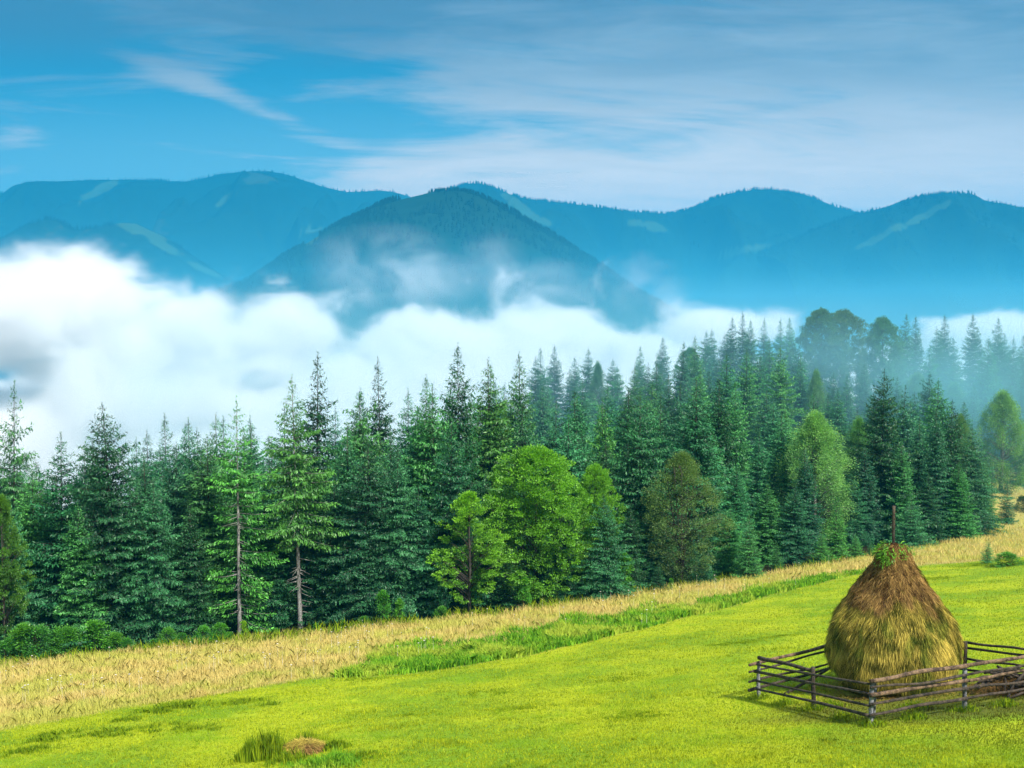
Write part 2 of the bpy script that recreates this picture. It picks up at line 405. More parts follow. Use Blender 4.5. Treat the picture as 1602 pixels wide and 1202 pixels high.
PUFFS = [  # px, row, half width px, half height px, distance, strength
    (120, 480, 135, 92, 700, 1), (-70, 510, 150, 110, 720, 1), (20, 560, 130, 90, 700, .9), (210, 560, 150, 90, 720, .95), (290, 530, 150, 90, 760, 1), (430, 535, 120, 95, 800, 1),
    (40, 690, 170, 90, 640, .9), (200, 640, 200, 110, 680, .9), (480, 650, 260, 120, 720, 1),
    (660, 580, 170, 95, 860, .95), (820, 560, 150, 100, 940, .9), (960, 580, 160, 80, 980, .9), (760, 650, 260, 120, 800, .9),
    (1110, 520, 90, 55, 1050, .95), (1190, 515, 60, 36, 1060, .8), (1058, 485, 34, 36, 1060, .4),
    (1000, 620, 220, 90, 900, .9),
    (1480, 535, 60, 42, 1150, .85), (1575, 520, 80, 40, 1150, .85), (1380, 560, 60, 30, 1150, .6), (1690, 530, 80, 50, 1150, .8),
    (1010, 560, 60, 40, 1000, .5), (860, 458, 70, 40, 1150, .14), (500, 475, 70, 40, 1000, .25), (700, 545, 120, 60, 900, .8), (900, 520, 90, 50, 1000, .6)]
def fog_field(ng, p):
    x, y, z = sep(ng, p)
    acc = None
    for (px, row, wx, wz, d, s) in PUFFS:
        c = P(px, row, d); rx = wx / F * d; rz = wz / F * d; ry = 90 + rx * .35
        q = (((x - c.x) / rx).pow(2) + ((y - c.y) / ry).pow(2) + ((z - c.z) / rz).pow(2)).sqrt()
        f = (1 - q) * s
        acc = f if acc is None else acc._m('SMOOTH_MAX', f, .22)
    sea = (z + 42) * -.016 + bell(y, 950, 420) * .3 - .1
    acc = acc._m('SMOOTH_MAX', sea.min(.8), .2)
    n = noise(ng, vscale(ng, p, (1, .7, 1.25)), .016, 8, .68, .9); n2 = noise(ng, p, .0045, 2, .5)
    for (px, row, hx, hz, k) in ((0, 588, 70, 50, .42), (400, 604, 60, 26, .35)):
        c = P(px, row, 700); q = ((x / y - c.x / 700) / (hx / F)).pow(2) + ((z / y - c.z / 700) / (hz / F)).pow(2)
        acc = acc - (1 - q.sqrt() * .8).max(0) * k * (n * 4.0 - 1.0).clamp()
    v = acc + (n - .5) * 2.1 + (n2 - .5) * .9 - .02 - (z - 52).max(0) * .02 - (y - 1000).max(0) * (z + 5).max(0) * .00006
    edge = ((x + 640) / 60).min((760 - x) / 60).min((y - 520) / 60).min((1420 - y) / 60).clamp()
    veil = None
    for (px, row, wx, wz, d, s) in ((600, 420, 130, 75, 1120, .010), (680, 440, 90, 50, 1080, .008), (850, 450, 110, 50, 1100, .007), (770, 410, 60, 60, 1120, .004), (1000, 450, 90, 60, 1150, .004)):
        c = P(px, row, d); q = (((x - c.x) / (wx / F * d)).pow(2) + ((y - c.y) / 120).pow(2) + ((z - c.z) / (wz / F * d)).pow(2)).sqrt()
        t_ = (1 - q).max(0) * s; veil = t_ if veil is None else veil + t_
    return (v.sm(0, .5).pow(1.6) * .058 + veil * n.sm(.40, .66)) * edge
mf, fv = vol_mat('fog_cloud', (.988, .968, .962), 1.0, .0)
fv.inputs['Density'].default_value = 1.0
def wood_mist(ng, p):
    x, y, z = sep(ng, p)
    n = noise(ng, vscale(ng, p, (1, .6, 1.5)), .045, 5, .6, .4)
    back = y.sm(84, 160)
    patch = bell(x, 58, 22) * bell(y, 140, 18) * bell(z, -10, 13)
    patch = patch._m('MAXIMUM', bell(x, 45, 10) * bell(y, 150, 16) * bell(z, -4, 9) * .6)
    top = z.sm(9, -7)
    edge = (y - 70).min(235 - y).min((x + 80) * .6).min((175 - x) * .6).__truediv__(8).clamp()
    return ((n.sm(.2, .8) * .6 + .5) * back * .0066 + (patch * 1.3 + (n - .5) * 1.6 * patch.sm(0, .3)).max(0) * .030) * top * edge
mwm, wv = vol_mat('wood_mist_air', (.34, .78, .95), 1.0)
tag(grid_volume('forest_mist', (-80, 70, -52), (175, 235, 10), (110, 80, 44), wood_mist, mwm), 'thin blue mist drifting between the trees of the misty ridge', 'mist', kind='stuff')
tag(grid_volume('valley_fog', (-640, 520, -170), (760, 1420, 120), (440, 150, 130), fog_field, mf), 'bank of white billowing fog filling the valley behind the forest', 'fog', kind='stuff')
# ------------------------------------------------------------ foliage materials
def leaf_mat(name, dark, light, trans=.25, yellow=None):
    """needles / leaves: colour from the leaf's own age ('tip') and the tree's own tint (object colour)"""
    m, nt, o = newmat(name)
    oi = nt.nodes.new('ShaderNodeObjectInfo')
    tip = attr(nt, 'tip')
    g = nt.nodes.new('ShaderNodeTexCoord').outputs['Object']
    n = noise(nt, g, .9, 3, .6)
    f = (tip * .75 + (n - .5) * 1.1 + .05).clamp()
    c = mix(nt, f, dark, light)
    mx = nt.nodes.new('ShaderNodeMix'); mx.data_type = 'RGBA'; mx.blend_type = 'MULTIPLY'; mx.inputs[0].default_value = 1
    nt.links.new(c, mx.inputs[6]); nt.links.new(oi.outputs['Color'], mx.inputs[7]); c = mx.outputs[2]
    d = nt.nodes.new('ShaderNodeBsdfDiffuse'); t = nt.nodes.new('ShaderNodeBsdfTranslucent')
    nt.links.new(c, d.inputs[0]); nt.links.new(c, t.inputs[0])
    ms = nt.nodes.new('ShaderNodeMixShader'); ms.inputs[0].default_value = trans
    nt.links.new(d.outputs[0], ms.inputs[1]); nt.links.new(t.outputs[0], ms.inputs[2])
    gl = nt.nodes.new('ShaderNodeBsdfGlossy'); gl.inputs['Roughness'].default_value = .5
    m2 = nt.nodes.new('ShaderNodeMixShader'); m2.inputs[0].default_value = .035
    nt.links.new(ms.outputs[0], m2.inputs[1]); nt.links.new(gl.outputs[0], m2.inputs[2])
    nt.links.new(m2.outputs[0], o.inputs[0])
    return m
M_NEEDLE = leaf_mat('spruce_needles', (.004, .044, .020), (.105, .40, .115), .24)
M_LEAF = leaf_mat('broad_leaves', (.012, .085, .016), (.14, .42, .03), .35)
def bark_mat(name, c1, c2, scale=6):
    m, nt, o = newmat(name)
    b = nt.nodes.new('ShaderNodeBsdfPrincipled'); b.inputs['Roughness'].default_value = .9
    g = nt.nodes.new('ShaderNodeTexCoord').outputs['Object']
    n = noise(nt, vscale(nt, g, (1, 1, .35)), scale, 5, .65)
    n2 = noise(nt, g, scale * 4, 3, .6)
    nt.links.new(mix(nt, (n * .7 + n2 * .3).sm(.38, .62), c1, c2), b.inputs[0])
    bp = nt.nodes.new('ShaderNodeBump'); bp.inputs['Distance'].default_value = .03
    nt.links.new(n2.s, bp.inputs['Height']); nt.links.new(bp.outputs[0], b.inputs['Normal'])
    nt.links.new(b.outputs[0], o.inputs[0]); return m
M_BARK = bark_mat('spruce_bark', (.022, .017, .012), (.07, .058, .048))
M_PALE = bark_mat('pale_bark', (.09, .085, .08), (.33, .32, .30), 4)

# ------------------------------------------------------------ geometry helpers
def tubes(segs, K=6):
    """segs: list of (points (n,3), radii (n,)) -> verts, flat quads"""
    V, Fq, b = [], [], 0
    for pts, rad in segs:
        pts = np.asarray(pts, float); n = len(pts); rad = np.asarray(rad, float)
        tg = np.gradient(pts, axis=0); tg /= np.linalg.norm(tg, axis=1)[:, None] + 1e-9
        ref = np.array([0, 0, 1.]) if abs(tg[0, 2]) < .8 else np.array([1., 0, 0])
        u = np.cross(tg, ref); u /= np.linalg.norm(u, axis=1)[:, None] + 1e-9
        w = np.cross(tg, u)
        an = np.arange(K) * 2 * math.pi / K
        ring = pts[:, None] + rad[:, None, None] * (np.cos(an)[None, :, None] * u[:, None] + np.sin(an)[None, :, None] * w[:, None])
        V.append(ring.reshape(-1, 3))
        i = b + np.arange(n * K).reshape(n, K); j = np.roll(i, -1, 1)
        Fq.append(np.stack([i[:-1], j[:-1], j[1:], i[1:]], -1).reshape(-1, 4))
        V.append(np.array([pts[0], pts[-1]])); c0 = b + n * K; c1 = c0 + 1       # caps as degenerate-free triangle fans in quads
        for k in range(0, K, 2):
            Fq.append(np.array([[c0, i[0, (k + 2) % K], i[0, (k + 1) % K], i[0, k]], [c1, i[-1, k], i[-1, (k + 1) % K], i[-1, (k + 2) % K]]]))
        b += n * K + 2
    return np.concatenate(V), np.concatenate(Fq)
def quads_from(base, d, side, L, Wd, bend=0.0):
    """leaf-like rhombs: base point, direction, side vector, length, width -> verts (4n,3), faces"""
    n = len(base); L = L[:, None]; Wd = Wd[:, None]
    tip = base + d * L
    mid = base + d * L * .45
    nn = np.cross(d, side)
    v = np.stack([base, mid + side * Wd * .5 + nn * bend * L, tip, mid - side * Wd * .5 + nn * bend * L], 1).reshape(-1, 3)
    f = np.arange(4 * n).reshape(n, 4)
    return v, f
def unit(v): return v / (np.linalg.norm(v, axis=-1, keepdims=True) + 1e-9)

def spruce_geo(seed, H=16., Rb=2.6, clear=.05, levels=34, droop=.45, full=1.0, leaf=.25, bare_side=None, shape=.85, hang=.35, sparse_low=0, quality=1.0, irr=.22):
    r = np.random.default_rng(seed)
    hs = np.linspace(clear, .985, levels) ** .93
    B = []                                           # boughs: h, az, L, elev slope
    for k, t in enumerate(hs):
        nb = int(r.integers(6, 9) if t < .8 else r.integers(4, 7))
        a0 = r.random() * 6.28
        lvl = 1 + irr * (r.random() - .5)
        env = min((1 - t) ** shape, 1.5 * (1 - t) ** .97)
        if t < .12: env *= .82 + t * 1.5
        env *= min(1, (1 - t) / .09) ** .35
        for j in range(nb):
            az = a0 + j * 6.283 / nb + r.normal() * .22
            L = Rb * env * lvl * (1 + irr * r.normal() * .8) + .07
            if bare_side is not None and t < bare_side[1] and math.cos(az - bare_side[0]) > bare_side[2]: continue
            if r.random() < sparse_low * (1 - t) ** 2: continue
            if L < .1: continue
            sl = -droop * (1 - t) ** .8 + .55 * max(0, t - .55) / .45 + r.normal() * .07
            B.append(((t + r.normal() * .006) * H, az, L, sl, t))
    B = np.array(B)
    V, Fc, TIP = [], [], []; wood = []
    off = 0
    h, az, L, sl, tt = B.T
    # twigs: sample along each bough
    step = .14 / quality
    cnt = np.maximum(2, (L / step)).astype(int)
    bi = np.repeat(np.arange(len(B)), cnt * 2)
    s = np.concatenate([np.repeat((np.arange(c) + .6) / c, 2) for c in cnt])
    s = np.clip(s + r.normal(size=len(s)) * .03, .05, 1)
    side = np.concatenate([np.tile([1., -1.], c) for c in cnt])
    Lb = L[bi]; ab = az[bi]
    up = .22 * s ** 2
    P0 = np.stack([np.cos(ab) * Lb * s, np.sin(ab) * Lb * s, h[bi] + Lb * (sl[bi] * s + up)], 1)
    fw = np.stack([np.cos(ab), np.sin(ab), sl[bi] + .44 * s], 1); fw = unit(fw)
    lat = np.stack([-np.sin(ab), np.cos(ab), np.zeros_like(ab)], 1) * side[:, None]
    tl = (.16 + .42 * Lb * (1 - s) ** .8 * (.35 + s)) * r.uniform(.7, 1.25, len(s))   # twig length
    tl = np.minimum(tl, .95)
    td = unit(fw * .75 + lat * r.uniform(.5, 1.1, len(s))[:, None] + np.array([0, 0, -.18]) * r.uniform(0, 1.6, len(s))[:, None])
    # sprays along each twig
    m = np.maximum(2, (tl / (.10 / quality))).astype(int)
    ti = np.repeat(np.arange(len(tl)), m)
    q = np.concatenate([(np.arange(c) + .5) / c for c in m])
    keep = r.random(len(q)) < full
    ti, q = ti[keep], q[keep]
    base = P0[ti] + td[ti] * (tl[ti] * q)[:, None] + r.normal(size=(len(q), 3)) * .025
    hangv = r.random(len(q)) < hang
    d = unit(td[ti] + r.normal(size=(len(q), 3)) * .45 + np.where(hangv[:, None], np.array([0, 0, -1.5]), 0))
    sd_ = unit(np.cross(d, r.normal(size=(len(q), 3)) * .55 + np.array([0, 0, 1])))
    Lq = leaf * r.uniform(.6, 1.25, len(q)) * (.6 + .4 * np.minimum(1, Lb[ti] / 1.1)); Wq = Lq * r.uniform(.26, .42, len(q))
    v, f = quads_from(base, d, sd_, Lq, Wq, .05)
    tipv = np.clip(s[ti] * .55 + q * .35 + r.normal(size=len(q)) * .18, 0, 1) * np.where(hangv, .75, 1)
    V.append(v); Fc.append(f); TIP.append(np.repeat(tipv, 4)); off += len(v)
    # leader
    n = 26
    hb = H * (1.02 - .07 * r.random(n)); an = r.random(n) * 6.28
    base = np.stack([np.zeros(n), np.zeros(n), hb], 1); d = unit(np.stack([np.cos(an), np.sin(an), np.full(n, 1.1)], 1))
    v, f = quads_from(base, d, unit(np.cross(d, [0, 0, 1.])), np.full(n, .2), np.full(n, .05), 0)
    V.append(v); Fc.append(f + off); TIP.append(np.full(len(v), .5))
    # trunk with its bough stubs
    zz = np.linspace(-.4, 1.012, 12) * H; zz[0] = -.5
    wob = np.cumsum(r.normal(size=(12, 2)) * .012, 0) * 0
    segs = [(np.stack([wob[:, 0], wob[:, 1], zz], 1)[1 if clear > 1 else 0:], np.interp(zz / H, [-.1, 0, .1, 1], [.22, .16, .13, .010]) * (H / 16) ** .8)]
    for i in r.permutation(len(B))[:int(len(B) * .6)]:
        t3 = np.array([0, .5, .9])
        pts = np.stack([np.cos(az[i]) * L[i] * t3, np.sin(az[i]) * L[i] * t3, h[i] + L[i] * (sl[i] * t3 + .22 * t3 ** 2)], 1)
        segs.append((pts, np.array([.022, .014, .005]) * min(1, L[i] / 1.5 + .3)))
    if bare_side is not None or clear > .2:          # dead snags on the bare stem
        for i in range(46):
            t = r.uniform(.06, (bare_side[1] if bare_side else clear) + .02); a_ = r.random() * 6.28; l_ = r.uniform(.25, 1.1)
            t3 = np.array([0, .5, 1.])
            segs.append((np.stack([np.cos(a_) * l_ * t3, np.sin(a_) * l_ * t3, t * H - .25 * l_ * t3 + .0 * t3], 1), np.array([.028, .018, .006])))
    return (np.concatenate(V), np.concatenate(Fc), np.concatenate(TIP)), tubes(segs[:1], 8), (tubes(segs[1:], 4) if len(segs) > 1 else None)

def leafy_geo(seed, H=9., Rc=2.6, base_h=.12, n_clump=330, per=75, leaf=.15, flat=.35, kind='round', lobes=5, stems=1, lift=.0, spread=.42, gaps=.35):
    """a broad-leaved crown: clumps of leaves at the ends of real limbs, spread unevenly through the crown's volume"""
    r = np.random.default_rng(seed)
    # envelope radius as a function of height fraction t
    def env(t, a):
        if kind == 'round': e = np.sqrt(np.clip(1 - ((t - .46) / .54) ** 2, 0, 1))
        elif kind == 'egg': e = np.clip(np.sin(np.clip(t, 0, 1) ** .75 * math.pi), 0, 1) ** .75
        elif kind == 'column': e = np.clip((1 - t) * 3.2, 0, 1) ** .6 * np.clip(t * 5 + .35, 0, 1)
        else: e = np.clip(1.05 - t, 0, 1) ** .55                      # bush
        return e * (1 + .22 * np.sin(lobes * a + seed) * np.sin(t * 9 + seed * 2) + .22 * fbm(a * 2.2 + seed, t * 6, 3, seed + 4) + .12 * np.sin(3 * a + 7 * t))
    n = n_clump * 3
    t = r.random(n) ** .8; a = r.random(n) * 6.28; q = r.random(n) ** .42
    ok = fbm(a * 1.6 + 3, t * 7 + seed, 2, seed) > -gaps * (q > .6)
    t, a, q = t[ok][:n_clump], a[ok][:n_clump], q[ok][:n_clump]
    n = len(t)
    rr = Rc * env(t, a) * q
    z = H * (base_h + (1 - base_h) * t)
    cx, cy = np.cos(a) * rr, np.sin(a) * rr
    Cc = np.stack([cx, cy, z], 1)
    outd = unit(np.stack([cx, cy, (t - .35) * Rc * 1.2], 1) + 1e-6)
    ci = np.repeat(np.arange(n), per)
    k = len(ci)
    R_ = spread * r.uniform(.6, 1.3, n)[ci]
    dirs = unit(r.normal(size=(k, 3)))
    pos = Cc[ci] + dirs * (R_ * r.random(k) ** .5)[:, None] * np.array([1, 1, flat]) + outd[ci] * (r.random(k) * .35 * R_)[:, None]
    if lift: pos[:, 2] -= lift * r.random(k) ** 2
    d = unit(outd[ci] * .7 + dirs * .8 + np.array([0, 0, -.15]))
    sdv = unit(np.cross(d, r.normal(size=(k, 3)) * .7 + np.array([0, 0, 1.])))
    Lq = leaf * r.uniform(.6, 1.3, k)
    v, f = quads_from(pos, d, sdv, Lq, Lq * .62, .08)
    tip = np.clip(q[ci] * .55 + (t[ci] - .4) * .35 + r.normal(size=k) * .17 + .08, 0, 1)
    segs = []; limbs = []
    tops = []
    for s_ in range(stems):
        aa = r.random() * 6.28; lean = (.22 if stems > 1 else .03) * Rc * (s_ > 0)
        zt = np.linspace(-.3, .9 * H, 9); tf = np.clip(zt / H, 0, 1)
        pts = np.stack([np.cos(aa) * (lean * 2.4 * tf ** 1.3) + .05 * np.sin(zt * 1.3 + s_), np.sin(aa) * (lean * 2.4 * tf ** 1.3), zt], 1)
        segs.append((pts, np.interp(tf, [0, 1], [.020, .002]) * H * (1 if stems == 1 else .32)))
        tops.append(pts)
    for i in r.permutation(n)[:min(n, 150)]:
        pts = tops[r.integers(stems)]
        zb = max(.1 * H, Cc[i, 2] - .55 * math.hypot(cx[i], cy[i]) - .25)
        b = np.array([np.interp(zb, pts[:, 2], pts[:, 0]), np.interp(zb, pts[:, 2], pts[:, 1]), zb])
        mid = b * .5 + Cc[i] * .5 + np.array([0, 0, .06 * Rc])
        limbs.append((np.array([b, mid, Cc[i]]), np.array([.0035, .002, .0008]) * H))
    return (v, f, np.repeat(tip, 4)), tubes(segs, 7), tubes(limbs, 4)

def tree_proto(name, geo, leafm, barkm, limbs_in_crown=True):
    """-> (trunk mesh, crown mesh, limb mesh)"""
    (v, f, tip), tr, lb = geo
    crown = mesh_obj('crown', v, f, leafm, attrs={'tip': tip})
    tv, tf = tr
    if lb is not None: tf = np.concatenate([tf, lb[1] + len(tv)]); tv = np.concatenate([tv, lb[0]])
    trunk = mesh_obj('trunk', tv, tf, barkm, smooth=True)
    for o in (crown, trunk): COL.objects.unlink(o)
    return (trunk, crown)
def plant(proto, name, loc, sc, rz, tint, label, cat, group=None, wid=1.0, lean=0):
    root = bpy.data.objects.new(name, None); COL.objects.link(root)
    root.location = loc; root.scale = (sc * wid, sc * wid, sc); root.rotation_euler = (lean, lean * .6, rz); root.empty_display_size = .3
    tag(root, label, cat, group)
    for o in proto:
        if o is None: continue
        c = o.copy(); COL.objects.link(c); c.parent = root; c.color = (*tint, 1)
    return root

SP = [  # unit: 16 m spruces
    ('full', spruce_geo(1, Rb=2.9, droop=.5, shape=.68, levels=44, leaf=.27)), ('full2', spruce_geo(2, Rb=3.1, droop=.38, shape=.74, irr=.38, levels=42, leaf=.27)),
    ('narrow', spruce_geo(3, Rb=2.35, droop=.6, irr=.35, levels=46, shape=.62, leaf=.27)), ('narrow2', spruce_geo(4, Rb=2.1, droop=.55, shape=.6, irr=.45, levels=44, leaf=.27)),
    ('broad', spruce_geo(5, Rb=4.2, droop=.42, shape=.8, irr=.36, levels=42, hang=.45)),
    ('ragged', spruce_geo(6, Rb=2.6, droop=.65, shape=.55, irr=.6, full=.95, levels=34, sparse_low=.5)),
    ('wide', spruce_geo(10, Rb=3.7, droop=.55, shape=.68, irr=.42, levels=42, hang=.5)),
]
SPRUCE = {k: tree_proto(k, g, M_NEEDLE, M_BARK) for k, g in SP}
BARE1 = tree_proto('b1', spruce_geo(7, Rb=2.1, droop=.5, shape=.5, irr=.5, clear=.07, levels=34, bare_side=(-1.57, .62, .35), hang=.6), M_NEEDLE, M_PALE)
BARE2 = tree_proto('b2', spruce_geo(8, H=18, Rb=2.7, droop=.7, shape=.6, irr=.5, clear=.34, levels=34, hang=.75), M_NEEDLE, M_PALE)
YOUNG = [tree_proto('y1', spruce_geo(21, H=6, Rb=1.5, droop=.12, levels=22, leaf=.17, hang=.1, clear=.03, quality=1.35), M_NEEDLE, M_BARK),
         tree_proto('y2', spruce_geo(22, H=6, Rb=1.9, droop=.2, levels=20, leaf=.17, hang=.12, clear=.02, shape=1.0, irr=.3, quality=1.35), M_NEEDLE, M_BARK)]
BEECH = [tree_proto('d1', leafy_geo(31, H=9, Rc=3.6, base_h=.05, n_clump=700, per=105, kind='round', flat=.35, leaf=.13, spread=.5, gaps=.42), M_LEAF, M_BARK),
         tree_proto('d2', leafy_geo(32, H=9, Rc=2.9, base_h=.10, n_clump=300, per=105, kind='egg', flat=.3, leaf=.13, spread=.46, gaps=.02, lobes=4), M_LEAF, M_BARK)]
BIRCH = [tree_proto('k1', leafy_geo(41, H=12, Rc=2.8, base_h=.03, n_clump=780, per=80, kind='egg', flat=.9, leaf=.105, lift=.8, spread=.5, gaps=.2), M_LEAF, M_PALE)]
THIN = tree_proto('t1', leafy_geo(51, H=11, Rc=3.2, base_h=.06, n_clump=900, per=46, kind='egg', flat=.8, leaf=.095, stems=8, spread=.42, gaps=.35, lobes=7), M_LEAF, M_BARK)
BUSH = [tree_proto('h1', leafy_geo(61, H=2, Rc=1.1, base_h=.0, n_clump=120, per=30, kind='bush', flat=1.0, leaf=.11, stems=5, spread=.24), M_LEAF, M_BARK),
        tree_proto('h2', leafy_geo(62, H=2, Rc=.7, base_h=.0, n_clump=80, per=30, kind='bush', flat=.6, leaf=.12, stems=3, spread=.22), M_LEAF, M_BARK)]

